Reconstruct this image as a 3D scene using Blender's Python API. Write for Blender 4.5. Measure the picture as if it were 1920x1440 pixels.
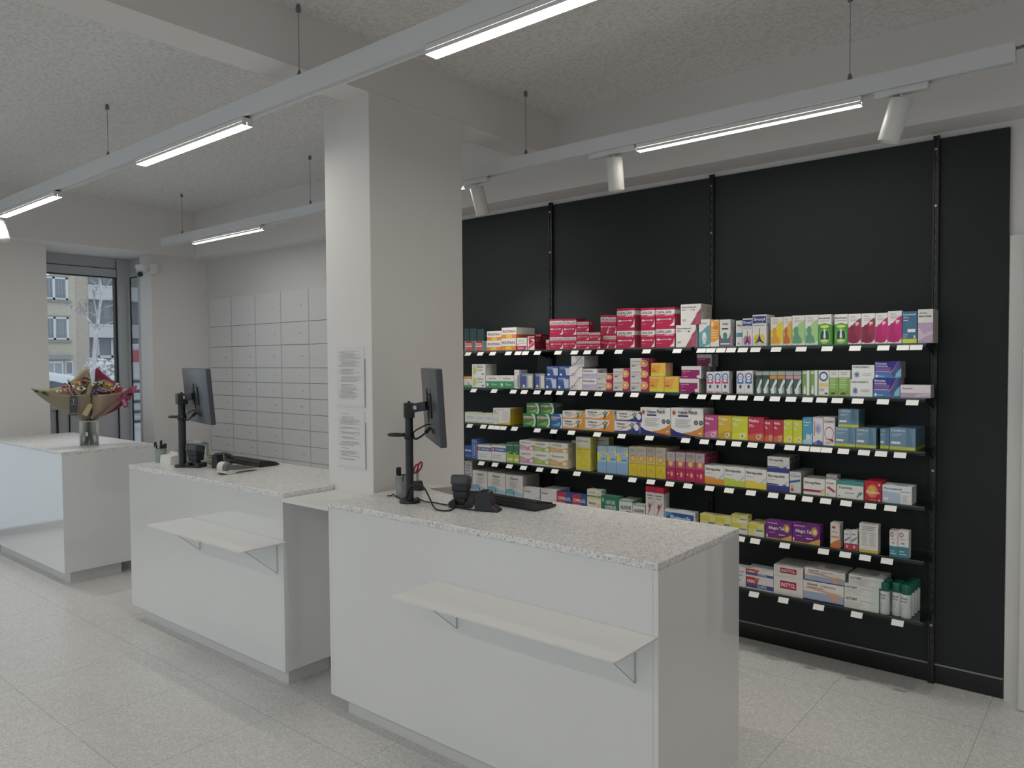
import bpy, bmesh, math, random
from mathutils import Vector, Matrix, Euler, noise as mnoise
random.seed(7)
scene = bpy.context.scene
for o in list(bpy.data.objects): bpy.data.objects.remove(o, do_unlink=True)
COL = scene.collection
PI = math.pi
# ------------------------------------------------------------------ camera
cam_d = bpy.data.cameras.new('camera'); cam = bpy.data.objects.new('camera', cam_d); COL.objects.link(cam)
cam_d.sensor_fit = 'HORIZONTAL'; cam_d.sensor_width = 36.0
cam_d.lens = 36.0*1403.94/1920.0
cam_d.clip_start = 0.02; cam_d.clip_end = 300
YAW, PITCH, ROLL = 0.68989, 0.031481, -0.0067726      # left turn, downward tilt, roll
_f = Vector((-math.sin(YAW), math.cos(YAW), 0)); _r = Vector((math.cos(YAW), math.sin(YAW), 0)); _u = Vector((0, 0, 1))
_f2 = _f*math.cos(PITCH)-_u*math.sin(PITCH); _u2 = _u*math.cos(PITCH)+_f*math.sin(PITCH)
_r3 = _r*math.cos(ROLL)+_u2*math.sin(ROLL); _u3 = _u2*math.cos(ROLL)-_r*math.sin(ROLL)
cam.matrix_world = Matrix(((_r3.x, _u3.x, -_f2.x, 0), (_r3.y, _u3.y, -_f2.y, 0), (_r3.z, _u3.z, -_f2.z, 1.6), (0, 0, 0, 1)))
scene.camera = cam
# ------------------------------------------------------------------ sky, exposure
world = bpy.data.worlds.new('overcast_sky'); scene.world = world; world.use_nodes = True
_bg = world.node_tree.nodes['Background']
_bg.inputs[0].default_value = (0.91, 0.955, 1.0, 1); _bg.inputs[1].default_value = 0.9
scene.view_settings.view_transform = 'Standard'; scene.view_settings.look = 'None'
scene.view_settings.gamma = 1.0; scene.view_settings.use_curve_mapping = False
scene.view_settings.exposure = 0.37
LED_STRENGTH = 21.5        # light given off by the linear lamps
SPOT_POWER = 20.0          # watts of each track spotlight
# ------------------------------------------------------------------ colours and materials
def lin(h):
    r = []
    for i in (0, 2, 4):
        c = int(h[i:i+2], 16)/255.0
        r.append(c/12.92 if c <= .04045 else ((c+.055)/1.055)**2.4)
    return (r[0], r[1], r[2], 1.0)
MATS = {}
def new_mat(name):
    m = bpy.data.materials.new(name); m.use_nodes = True
    nt = m.node_tree; b = nt.nodes['Principled BSDF']
    return m, nt, b
def N(nt, typ, **kw):
    n = nt.nodes.new(typ)
    for k, v in kw.items(): setattr(n, k, v)
    return n
def plain(name, hexc, rough=.5, metal=0.0, var=.04, scale=30.0, coat=0.0, bump=0.0, spec=None):
    """one colour with a slight procedural unevenness"""
    if name in MATS: return MATS[name]
    m, nt, b = new_mat(name)
    c = lin(hexc)
    tc = N(nt, 'ShaderNodeTexCoord'); nz = N(nt, 'ShaderNodeTexNoise'); nz.inputs['Scale'].default_value = scale; nz.inputs['Detail'].default_value = 3
    nt.links.new(tc.outputs['Object'], nz.inputs['Vector'])
    mx = N(nt, 'ShaderNodeMix', data_type='RGBA')
    mx.inputs[6].default_value = tuple(v*(1-var) for v in c[:3])+(1,); mx.inputs[7].default_value = tuple(min(1, v*(1+var)) for v in c[:3])+(1,)
    nt.links.new(nz.outputs['Fac'], mx.inputs[0]); nt.links.new(mx.outputs[2], b.inputs['Base Color'])
    b.inputs['Roughness'].default_value = rough; b.inputs['Metallic'].default_value = metal
    if coat: b.inputs['Coat Weight'].default_value = coat; b.inputs['Coat Roughness'].default_value = .03
    if spec is not None: b.inputs['Specular IOR Level'].default_value = spec
    if bump:
        bp = N(nt, 'ShaderNodeBump'); bp.inputs['Strength'].default_value = bump; bp.inputs['Distance'].default_value = .01
        nt.links.new(nz.outputs['Fac'], bp.inputs['Height']); nt.links.new(bp.outputs['Normal'], b.inputs['Normal'])
    MATS[name] = m
    return m
def ink(h):
    q = [int(h[i:i+2], 16) for i in (0, 2, 4)]; g = .3*q[0]+.59*q[1]+.11*q[2]
    return plain('print_'+h, ''.join('%02X' % round(c*.88+g*.12) for c in q), .42, var=.015, scale=80)
def glass(name, tint, gloss=.1, rough=.02, edge=.6):
    """clear pane: see-through with a mirror-like sheen that grows at grazing angles"""
    if name in MATS: return MATS[name]
    m = bpy.data.materials.new(name); m.use_nodes = True; nt = m.node_tree; nt.nodes.clear()
    out = N(nt, 'ShaderNodeOutputMaterial'); tr = N(nt, 'ShaderNodeBsdfTransparent'); gl = N(nt, 'ShaderNodeBsdfGlossy'); mx = N(nt, 'ShaderNodeMixShader')
    tr.inputs[0].default_value = tint; gl.inputs['Roughness'].default_value = rough
    lw = N(nt, 'ShaderNodeLayerWeight'); lw.inputs[0].default_value = .25
    mt = N(nt, 'ShaderNodeMath', operation='MULTIPLY_ADD'); mt.inputs[1].default_value = edge; mt.inputs[2].default_value = gloss*.3
    nt.links.new(lw.outputs['Fresnel'], mt.inputs[0]); nt.links.new(mt.outputs[0], mx.inputs[0])
    nt.links.new(tr.outputs[0], mx.inputs[1]); nt.links.new(gl.outputs[0], mx.inputs[2]); nt.links.new(mx.outputs[0], out.inputs[0])
    MATS[name] = m; return m
def glow(name, hexc, strength):
    m = bpy.data.materials.new(name); m.use_nodes = True; nt = m.node_tree; b = nt.nodes['Principled BSDF']
    b.inputs['Base Color'].default_value = lin('E8E8E8'); b.inputs['Emission Color'].default_value = lin(hexc); b.inputs['Emission Strength'].default_value = strength
    MATS[name] = m; return m

def chips(name, base, chip_cols, scale, rough, thresh=.33, grid=None, coat=0.0):
    """terrazzo: stone chips of a few colours in a pale binder, with optional tile joints"""
    m, nt, b = new_mat(name)
    geo = N(nt, 'ShaderNodeNewGeometry')
    cur = None
    basec = N(nt, 'ShaderNodeMix', data_type='RGBA')
    nz = N(nt, 'ShaderNodeTexNoise'); nz.inputs['Scale'].default_value = 3.0; nz.inputs['Detail'].default_value = 6
    nt.links.new(geo.outputs['Position'], nz.inputs['Vector'])
    c = lin(base); basec.inputs[6].default_value = tuple(v*.93 for v in c[:3])+(1,); basec.inputs[7].default_value = tuple(min(1, v*1.05) for v in c[:3])+(1,)
    nt.links.new(nz.outputs['Fac'], basec.inputs[0]); cur = basec.outputs[2]
    for i, (hx, sc, th, seed) in enumerate(chip_cols):
        mp = N(nt, 'ShaderNodeMapping'); mp.inputs['Location'].default_value = (seed*3.1, seed*1.7, seed*.9)
        nt.links.new(geo.outputs['Position'], mp.inputs['Vector'])
        dn = N(nt, 'ShaderNodeTexNoise'); dn.inputs['Scale'].default_value = sc*1.6
        nt.links.new(mp.outputs[0], dn.inputs['Vector'])
        add = N(nt, 'ShaderNodeVectorMath', operation='MULTIPLY_ADD'); add.inputs[1].default_value = (.5/sc,)*3
        nt.links.new(dn.outputs['Color'], add.inputs[0]); nt.links.new(mp.outputs[0], add.inputs[2])
        vo = N(nt, 'ShaderNodeTexVoronoi'); vo.inputs['Scale'].default_value = sc; vo.inputs['Randomness'].default_value = 1
        nt.links.new(add.outputs[0], vo.inputs['Vector'])
        sep = N(nt, 'ShaderNodeSeparateColor'); nt.links.new(vo.outputs['Color'], sep.inputs[0])
        # chip radius differs from cell to cell
        mr = N(nt, 'ShaderNodeMath', operation='MULTIPLY'); mr.inputs[1].default_value = th*2
        nt.links.new(sep.outputs[0], mr.inputs[0])
        cmp_ = N(nt, 'ShaderNodeMath', operation='LESS_THAN'); nt.links.new(vo.outputs['Distance'], cmp_.inputs[0]); nt.links.new(mr.outputs[0], cmp_.inputs[1])
        am = N(nt, 'ShaderNodeMath', operation='MULTIPLY'); am.inputs[1].default_value = .85
        nt.links.new(cmp_.outputs[0], am.inputs[0])
        mx = N(nt, 'ShaderNodeMix', data_type='RGBA'); mx.inputs[7].default_value = lin(hx)
        nt.links.new(am.outputs[0], mx.inputs[0]); nt.links.new(cur, mx.inputs[6]); cur = mx.outputs[2]
    if grid:
        sx, ox, sy, oy, w, dark = grid
        sp = N(nt, 'ShaderNodeSeparateXYZ'); nt.links.new(geo.outputs['Position'], sp.inputs[0])
        res = []
        for k, (s_, o_) in enumerate(((sx, ox), (sy, oy))):
            a = N(nt, 'ShaderNodeMath', operation='SUBTRACT'); a.inputs[1].default_value = o_-s_*200; nt.links.new(sp.outputs[k], a.inputs[0])
            md = N(nt, 'ShaderNodeMath', operation='MODULO'); md.inputs[1].default_value = s_; nt.links.new(a.outputs[0], md.inputs[0])
            lt = N(nt, 'ShaderNodeMath', operation='LESS_THAN'); lt.inputs[1].default_value = w; nt.links.new(md.outputs[0], lt.inputs[0]); res.append(lt)
        mxm = N(nt, 'ShaderNodeMath', operation='MAXIMUM'); nt.links.new(res[0].outputs[0], mxm.inputs[0]); nt.links.new(res[1].outputs[0], mxm.inputs[1])
        am = N(nt, 'ShaderNodeMath', operation='MULTIPLY'); am.inputs[1].default_value = .55; nt.links.new(mxm.outputs[0], am.inputs[0])
        mx = N(nt, 'ShaderNodeMix', data_type='RGBA'); mx.inputs[7].default_value = lin(dark)
        nt.links.new(am.outputs[0], mx.inputs[0]); nt.links.new(cur, mx.inputs[6]); cur = mx.outputs[2]
    nt.links.new(cur, b.inputs['Base Color']); b.inputs['Roughness'].default_value = rough
    if coat: b.inputs['Coat Weight'].default_value = coat; b.inputs['Coat Roughness'].default_value = .1
    MATS[name] = m; return m
def spray_plaster(name, hexc):
    m, nt, b = new_mat(name); geo = N(nt, 'ShaderNodeNewGeometry')
    vo = N(nt, 'ShaderNodeTexNoise'); vo.inputs['Scale'].default_value = 48; vo.inputs['Detail'].default_value = 4; vo.inputs['Roughness'].default_value = .65
    nt.links.new(geo.outputs['Position'], vo.inputs['Vector'])
    rp = N(nt, 'ShaderNodeValToRGB'); rp.color_ramp.elements[0].position = .30; rp.color_ramp.elements[1].position = .56
    c = lin(hexc); rp.color_ramp.elements[0].color = tuple(v*.80 for v in c[:3])+(1,); rp.color_ramp.elements[1].color = c
    nt.links.new(vo.outputs['Fac'], rp.inputs[0]); nt.links.new(rp.outputs[0], b.inputs['Base Color'])
    bp = N(nt, 'ShaderNodeBump'); bp.inputs['Strength'].default_value = .75; bp.inputs['Distance'].default_value = .02
    nt.links.new(vo.outputs['Fac'], bp.inputs['Height']); nt.links.new(bp.outputs[0], b.inputs['Normal']); b.inputs['Roughness'].default_value = .95
    MATS[name] = m; return m
def bricks(name, c1, c2, mortar, scale):
    m, nt, b = new_mat(name); geo = N(nt, 'ShaderNodeNewGeometry')
    mp = N(nt, 'ShaderNodeMapping'); mp.inputs['Rotation'].default_value = (0, PI/2, PI/2)
    sp = N(nt, 'ShaderNodeSeparateXYZ'); cb = N(nt, 'ShaderNodeCombineXYZ')
    nt.links.new(geo.outputs['Position'], sp.inputs[0]); nt.links.new(sp.outputs[1], cb.inputs[0]); nt.links.new(sp.outputs[2], cb.inputs[1])
    br = N(nt, 'ShaderNodeTexBrick'); br.inputs['Scale'].default_value = scale; br.inputs['Color1'].default_value = lin(c1); br.inputs['Color2'].default_value = lin(c2); br.inputs['Mortar'].default_value = lin(mortar)
    br.inputs['Mortar Size'].default_value = .03
    nt.links.new(cb.outputs[0], br.inputs['Vector']); nt.links.new(br.outputs['Color'], b.inputs['Base Color']); b.inputs['Roughness'].default_value = .9
    MATS[name] = m; return m

WALL = plain('wall_paint', 'E7E5E3', .85, var=.012, scale=4)
WHITE_WALL = plain('white_paint', 'D8D8D7', .8, var=.012, scale=4)
CEIL = spray_plaster('spray_plaster', 'F1F0EE')
FLOOR = chips('floor_terrazzo', 'DCDBD9', [('CBC9C6', 105, .30, 1.0), ('EAE9E7', 80, .28, 2.0), ('A6A4A0', 130, .15, 3.0), ('6E6A64', 60, .05, 4.0)], 90, .32, grid=(.6245, -2.974, .62, 1.863, .0035, '8F8D88'))
STONE = chips('worktop_terrazzo', 'E8E8E8', [('D2D1D0', 85, .34, 5.0), ('F2F2F1', 70, .30, 6.0), ('A9A8A7', 110, .20, 7.0), ('7E7D7C', 75, .13, 8.0)], 60, .3)
LAM = plain('gloss_laminate', 'E4E5E5', .10, var=.006, scale=2, coat=1.0)
LAM_SIDE = LAM
MATT_WHITE = plain('matt_white_lacquer', 'E6E6E4', .45, var=.01)
PLINTH = plain('plinth_laminate', 'D6D7D6', .3, var=.01)
PANEL = plain('black_laminate', '2A2F30', .6, var=.03, scale=3, spec=.3)
BLACKBASE = plain('black_gloss_base', '101716', .25, var=.03)
BLACKMETAL = plain('black_powder_coat', '17191A', .35, var=.05)
PLASTIC = plain('black_plastic', '26292C', .42, var=.05)
PLASTIC_SH = plain('dark_grey_plastic', '454A51', .33, var=.05)  # grey lightened to carry the window's reflection on the monitor backs
RUBBER = plain('cable_rubber', '1C1D1E', .5, var=.05)
ALU = plain('grey_aluminium', 'B9BCC0', .45, var=.02, metal=0.0)
ALU_D = plain('window_gasket', '24272B', .6)
STEEL = plain('brushed_steel', 'A8A8A8', .3, metal=1.0)
DGREY = plain('suspension_grey', '77767A', .5)
LAMPWHITE = plain('lamp_white', 'E4E4E2', .4, var=.01)
TRACKW = plain('track_white', 'E0E2E4', .45, var=.01)
PANE = glass('window_glass', (.93, .96, .97, 1), .1)
SHELFGLASS = glass('shelf_glass', (.80, .86, .84, 1), .12)
ACRYL = glass('clear_acrylic', (.955, .975, .97, 1), .03)
BRACK = glass('bracket_acrylic', (.97, .985, .98, 1), .02, edge=.12)
GLASSW = glass('vase_glass', (.975, .985, .98, 1), .08)
WATER = glass('vase_water', (.95, .97, .95, 1), .02)
LEDGLOW = glow('led_diffuser', 'FFF9EF', LED_STRENGTH)
LEDGLOW_ADDED = glow('led_diffuser_added', 'FFF9EF', LED_STRENGTH*1.45)  # stronger glow for the lamps added out of view
SPOTGLOW = glow('spot_lens', 'FFF6E8', 2.5)
PAPER = plain('paper', 'E2E2E0', .8, var=.01)
TAGM = plain('tag_paper', 'EDEDEB', .6, var=.01)
BOUNCE_STREET = plain('street_bounce_grey', 'ABAEB2', .7, var=.1, scale=2)  # unseen front street, its grey set for light bounced onto the ceiling
SNOW = plain('snow', 'CBD0D6', .9, var=.03, scale=3, bump=.2)
# ------------------------------------------------------------------ mesh builder
class MB:
    def __init__(s): s.v = []; s.f = []; s.m = []; s.sm = []; s.mats = []
    def mi(s, mat):
        if mat not in s.mats: s.mats.append(mat)
        return s.mats.index(mat)
    def face(s, pts, mat, smooth=False):
        i = len(s.v); s.v += [tuple(p) for p in pts]; s.f.append(tuple(range(i, i+len(pts)))); s.m.append(s.mi(mat)); s.sm.append(smooth)
    def mesh(s, vs, fs, mat, smooth=False):
        i = len(s.v); s.v += [tuple(p) for p in vs]; k = s.mi(mat)
        for f in fs: s.f.append(tuple(i+j for j in f)); s.m.append(k); s.sm.append(smooth)
    def box(s, x0, y0, z0, x1, y1, z1, mat, M=None):
        vs = [(x0, y0, z0), (x1, y0, z0), (x1, y1, z0), (x0, y1, z0), (x0, y0, z1), (x1, y0, z1), (x1, y1, z1), (x0, y1, z1)]
        if M is not None: vs = [M @ Vector(p) for p in vs]
        s.mesh(vs, [(0, 3, 2, 1), (4, 5, 6, 7), (0, 1, 5, 4), (1, 2, 6, 5), (2, 3, 7, 6), (3, 0, 4, 7)], mat)
        return s
    def rbox(s, x0, y0, z0, x1, y1, z1, mat, r=.005, seg=3, M=None):
        """box with rounded edges"""
        bm = bmesh.new()
        bmesh.ops.create_cube(bm, size=1)
        for v in bm.verts: v.co = Vector(((x0+x1)/2+v.co.x*(x1-x0), (y0+y1)/2+v.co.y*(y1-y0), (z0+z1)/2+v.co.z*(z1-z0)))
        bmesh.ops.bevel(bm, geom=list(bm.edges), offset=min(r, .49*min(x1-x0, y1-y0, z1-z0)), segments=seg, affect='EDGES', profile=.5)
        s.bm(bm, mat, M, True); return s
    def bm(s, bm, mat, M=None, smooth=False):
        bm.verts.index_update()
        vs = [(M @ v.co) if M is not None else v.co.copy() for v in bm.verts]
        s.mesh(vs, [tuple(v.index for v in f.verts) for f in bm.faces], mat, smooth); bm.free()
    def cyl(s, p0, p1, r0, r1, mat, seg=20, caps=True, smooth=True):
        p0 = Vector(p0); p1 = Vector(p1); d = (p1-p0).normalized()
        a = d.orthogonal().normalized(); b = d.cross(a)
        vs = []
        for p, r in ((p0, r0), (p1, r1)):
            for k in range(seg): t = 2*PI*k/seg; vs.append(p+a*math.cos(t)*r+b*math.sin(t)*r)
        s.mesh(vs, [(k, (k+1) % seg, seg+(k+1) % seg, seg+k) for k in range(seg)], mat, smooth)
        if caps:
            s.face(list(reversed(vs[:seg])), mat); s.face(vs[seg:], mat)
        return s
    def lathe(s, prof, mat, seg=28, c=(0, 0, 0), smooth=True):
        vs = []; n = len(prof)
        for k in range(seg):
            t = 2*PI*k/seg
            for r, z in prof: vs.append((c[0]+r*math.cos(t), c[1]+r*math.sin(t), c[2]+z))
        fs = []
        for k in range(seg):
            q = (k+1) % seg
            for i in range(n-1): fs.append((k*n+i, q*n+i, q*n+i+1, k*n+i+1))
        s.mesh(vs, fs, mat, smooth); return s
    def tube(s, pts, r, mat, seg=8, rr=None):
        pts = [Vector(p) for p in pts]; n = len(pts); vs = []; prev = None
        for i, p in enumerate(pts):
            d = (pts[min(i+1, n-1)]-pts[max(i-1, 0)]).normalized()
            if prev is None: a = d.orthogonal().normalized()
            else:
                a = prev-d*prev.dot(d); a = a.normalized() if a.length > 1e-6 else d.orthogonal().normalized()
            prev = a; b = d.cross(a); ri = rr[i] if rr else r
            for k in range(seg): t = 2*PI*k/seg; vs.append(p+a*math.cos(t)*ri+b*math.sin(t)*ri)
        fs = [(i*seg+k, i*seg+(k+1) % seg, (i+1)*seg+(k+1) % seg, (i+1)*seg+k) for i in range(n-1) for k in range(seg)]
        s.mesh(vs, fs, mat, True)
        s.face(list(reversed(vs[:seg])), mat); s.face(vs[-seg:], mat); return s
    def prism(s, pts, ax, a, b, mat):
        """extrude a 2D outline along axis ax (0,1,2) from a to b"""
        def P(u, v, w): return {0: (w, u, v), 1: (u, w, v), 2: (u, v, w)}[ax]
        n = len(pts); A = [P(u, v, a) for u, v in pts]; B = [P(u, v, b) for u, v in pts]
        s.mesh(A+B, [tuple(range(n))[::-1], tuple(range(n, 2*n))]+[(i, (i+1) % n, n+(i+1) % n, n+i) for i in range(n)], mat); return s
    def ball(s, c, r, mat, seg=14, rings=9, sc=(1, 1, 1), M=None):
        vs = []
        for i in range(rings+1):
            ph = PI*i/rings
            for k in range(seg):
                t = 2*PI*k/seg; p = Vector((c[0]+r*sc[0]*math.sin(ph)*math.cos(t), c[1]+r*sc[1]*math.sin(ph)*math.sin(t), c[2]+r*sc[2]*math.cos(ph)))
                vs.append(M @ p if M is not None else p)
        s.mesh(vs, [(i*seg+k, (i+1)*seg+k, (i+1)*seg+(k+1) % seg, i*seg+(k+1) % seg) for i in range(rings) for k in range(seg)], mat, True); return s
    def build(s, name, parent=None, origin=(0, 0, 0), recalc=True, bevel=0.0):
        me = bpy.data.meshes.new(name); o_ = Vector(origin)
        me.from_pydata([Vector(p)-o_ for p in s.v], [], s.f)
        for m in s.mats: me.materials.append(m)
        me.polygons.foreach_set('material_index', s.m); me.polygons.foreach_set('use_smooth', s.sm)
        me.update(); me.validate()
        if recalc:
            b = bmesh.new(); b.from_mesh(me); bmesh.ops.recalc_face_normals(b, faces=b.faces); b.to_mesh(me); b.free()
        ob = bpy.data.objects.new(name, me); COL.objects.link(ob)
        if parent is not None: ob.parent = parent
        else: ob.location = origin
        if bevel:
            md = ob.modifiers.new('soft_edges', 'BEVEL'); md.width = bevel; md.segments = 2; md.limit_method = 'ANGLE'
        return ob
def tag(o, label=None, cat=None, group=None, kind=None):
    if label: o['label'] = label
    if cat: o['category'] = cat
    if group: o['group'] = group
    if kind: o['kind'] = kind
    return o
def thing(name, label, cat, loc=(0, 0, 0), rz=0.0, group=None, kind=None):
    o = bpy.data.objects.new(name, None); o.empty_display_size = .1; COL.objects.link(o)
    o.location = loc; o.rotation_euler = (0, 0, rz)
    return tag(o, label, cat, group, kind)
def smooth_path(pts, n=10):
    pts = [Vector(p) for p in pts]; out = []
    P = [pts[0]]+pts+[pts[-1]]
    for i in range(1, len(P)-2):
        for k in range(n):
            t = k/n; a, b, c, d = P[i-1], P[i], P[i+1], P[i+2]
            out.append(.5*((2*b)+(c-a)*t+(2*a-5*b+4*c-d)*t*t+(3*b-a-3*c+d)*t**3))
    out.append(pts[-1]); return out
_TXT = {}
def text_mesh(s):
    """outline letters as flat triangles, scaled to a unit-high box"""
    if s in _TXT: return _TXT[s]
    cu = bpy.data.curves.new('lettering', 'FONT'); cu.body = s; cu.resolution_u = 2; cu.offset = .022
    ob = bpy.data.objects.new('lettering', cu); COL.objects.link(ob)
    me = bpy.data.meshes.new_from_object(ob)
    vs = [(v.co.x, v.co.y) for v in me.vertices]; fs = [tuple(p.vertices) for p in me.polygons]
    bpy.data.objects.remove(ob); bpy.data.meshes.remove(me); bpy.data.curves.remove(cu)
    x0 = min(v[0] for v in vs); x1 = max(v[0] for v in vs); y0 = min(v[1] for v in vs); y1 = max(v[1] for v in vs)
    _TXT[s] = ([(x-x0, y-y0) for x, y in vs], fs, x1-x0, y1-y0); return _TXT[s]
# ------------------------------------------------------------------ the room
def struct(name, mb, bevel=0.0, parent=None):
    o = mb.build(name, parent=parent, bevel=bevel)
    if parent is None: o['kind'] = 'structure'
    return o
XL, XR, YF_, YB, ZC = -7.65, 3.2, -3.2, 4.14, 3.14
struct('floor', MB().box(-8.3, YF_-.3, -.12, XR+.2, YB+.56, 0, FLOOR))
struct('ceiling', MB().box(-8.3, YF_-.3, ZC, XR+.2, YB+.56, ZC+.15, CEIL))
# left wall with a tall narrow shop window, a wide window over a radiator and the entrance recess
m = MB()
m.box(-8.3, 2.16, 0, XL, 2.598, 2.69, WALL)
m.box(-8.3, YF_-.3, 0, XL, -2.4, 2.69, WALL); m.box(-8.3, -2.4, 0, XL, .82, .64, WALL); m.box(-8.3, .82, 0, XL, .90, 2.69, WALL)
m.box(-8.3, -2.4, 2.45, XL, .82, 2.69, WALL); m.box(-8.3, .90, 2.45, XL, 2.16, 2.69, WALL)
m.box(-7.9, 3.547, 0, XL, YB+.56, 2.69, WALL)
m.box(-8.3, YF_-.3, 2.69, XL, YB+.56, ZC, WALL)
struct('wall_left', m)
m = MB()
m.box(-4.262, YB, 0, XR, 4.70, ZC, WALL)
struct('wall_back', m)
m = MB(); m.box(XL, 4.131, 2.275, -4.262, 4.70, ZC, WHITE_WALL); m.box(XL, 4.62, 0, -4.262, 4.70, 2.275, WHITE_WALL); m.box(XL, 4.135, 0, -7.592, 4.62, 2.275, WHITE_WALL)
struct('wall_back_left', m)
struct('wall_right', MB().box(XR, YF_-.3, 0, XR+.2, YB+.56, ZC, WALL))
m = MB()
for a, b in ((-8.3, -7.2), (-3.3, -3.1), (0.4, .6), (2.2, XR)): m.box(a, YF_-.3, 0, b, YF_, ZC, WALL)
for a, b in ((-7.2, -3.3), (-3.1, .4)): m.box(a, YF_-.3, 0, b, YF_, .15, WALL); m.box(a, YF_-.3, 2.8, b, YF_, ZC, WALL)
m.box(.6, YF_-.3, 2.35, 2.2, YF_, ZC, WALL)
struct('wall_front', m)
struct('trim_1', MB().box(XL, YF_, 2.69, -7.455, 3.92, ZC, WALL))                 # bulkhead over the left wall
struct('trim_2', MB().box(XL, 3.92, 2.685, XR, YB-.001, ZC, WALL))                # downstand along the back wall
struct('trim_3', MB().box(-3.04, YF_, 2.895, -2.842, 3.92, ZC, WALL))             # ceiling beam through the pillar
struct('wall_pillar', MB().box(-3.19, 2.372, 0, -2.838, 3.02, 2.9, WALL), bevel=.004)
def window(name, parts):
    r = thing(name, None, None, kind='structure')
    for pn, mb in parts: mb.build(pn, parent=r)
    return r
# entrance recess: glazed door leaf with transom, corner post and a narrow side light
fr = MB(); X0, X1 = -8.26, -8.19
fr.box(X0, 2.60, 2.585, X1, 3.43, 2.688, ALU); fr.box(X0, 2.60, 2.495, X1+.015, 3.43, 2.576, ALU)
fr.box(X0, 2.60, 0, X1, 2.66, 2.495, ALU); fr.box(X0, 3.437, 0, X1+.015, 3.53, 2.688, ALU)
fr.box(X0, 2.66, 1.14, X1, 3.43, 1.22, ALU); fr.box(X0+.01, 2.66, .02, X1-.02, 3.43, 1.14, ALU)
fr.box(X0+.005, 2.84, .1, X1-.004, 2.855, 1.14, ALU_D); fr.box(X0+.005, 2.955, .1, X1-.006, 2.964, 1.14, ALU_D)
g = MB()
g.box(X0+.01, 2.60, 2.576, X1-.005, 3.43, 2.585, ALU_D); g.box(X0+.01, 3.43, 0, X1-.004, 3.437, 2.66, ALU_D)
g.box(X0+.02, 2.66, 2.484, X1+.005, 3.43, 2.495, ALU_D); g.box(X0+.02, 3.415, 1.22, X1+.006, 3.43, 2.495, ALU_D)
window('door_1', [('door_frame', fr), ('gasket', g), ('pane', MB().box(-8.23, 2.66, 1.22, -8.222, 3.415, 2.484, PANE))])
fr = MB()
fr.box(-8.26, 3.53, 0, -8.14, 3.556, 2.688, ALU); fr.box(-8.14, 3.547, 2.50, -7.9, 3.556, 2.688, ALU); fr.box(-7.955, 3.547, 0, -7.9, 3.60, 2.50, ALU)
fr.box(-8.14, 3.547, 0, -7.955, 3.556, .12, ALU)
g = MB(); g.box(-8.14, 3.548, .12, -8.124, 3.555, 2.50, ALU_D); g.box(-8.124, 3.548, 2.488, -7.955, 3.555, 2.50, ALU_D)
window('window_1', [('window_frame', fr), ('gasket', g), ('pane', MB().box(-8.124, 3.549, .12, -7.955, 3.553, 2.488, PANE))])
def plain_window(name, ax, a0, a1, z0, z1, c, mull):
    fr = MB(); pn = MB()
    def bx(mb, u0, u1, w0, w1, d0, d1, mt):
        if ax == 'y': mb.box(c+d0, u0, w0, c+d1, u1, w1, mt)
        else: mb.box(u0, c+d0, w0, u1, c+d1, w1, mt)
    for u in [a0]+mull+[a1-.06]: bx(fr, u, u+.06, z0, z1, -.03, .03, ALU)
    bx(fr, a0, a1, z0, z0+.06, -.03, .03, ALU); bx(fr, a0, a1, z1-.06, z1, -.03, .03, ALU)
    bx(pn, a0+.06, a1-.06, z0+.06, z1-.06, -.004, .004, PANE)
    window(name, [('window_frame', fr), ('pane', pn)])
plain_window('window_2', 'y', .90, 2.16, 0, 2.45, -8.1, [])
plain_window('window_3', 'y', -2.4, .82, .64, 2.45, -8.1, [-1.3, -.2])
plain_window('unseen_window_4', 'x', -7.2, -3.3, .15, 2.8, YF_-.2, [-5.25])  # unseen shop-front glazing, added and widened to bring in daylight
plain_window('unseen_window_5', 'x', -3.1, .4, .15, 2.8, YF_-.2, [-1.35])  # second half of the added glazing, also there for daylight
plain_window('door_2', 'x', .6, 2.2, 0, 2.35, YF_-.2, [1.37])
# white door and casing beside the black wall
m = MB(); m.box(-.430, 4.105, 0, -.372, YB, 2.155, MATT_WHITE); m.rbox(-.372, 4.02, 0, -.30, YB, 2.155, MATT_WHITE, r=.012); m.box(-.30, 4.10, 0, .56, YB, 2.155, MATT_WHITE)
struct('door_3', m)
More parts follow.
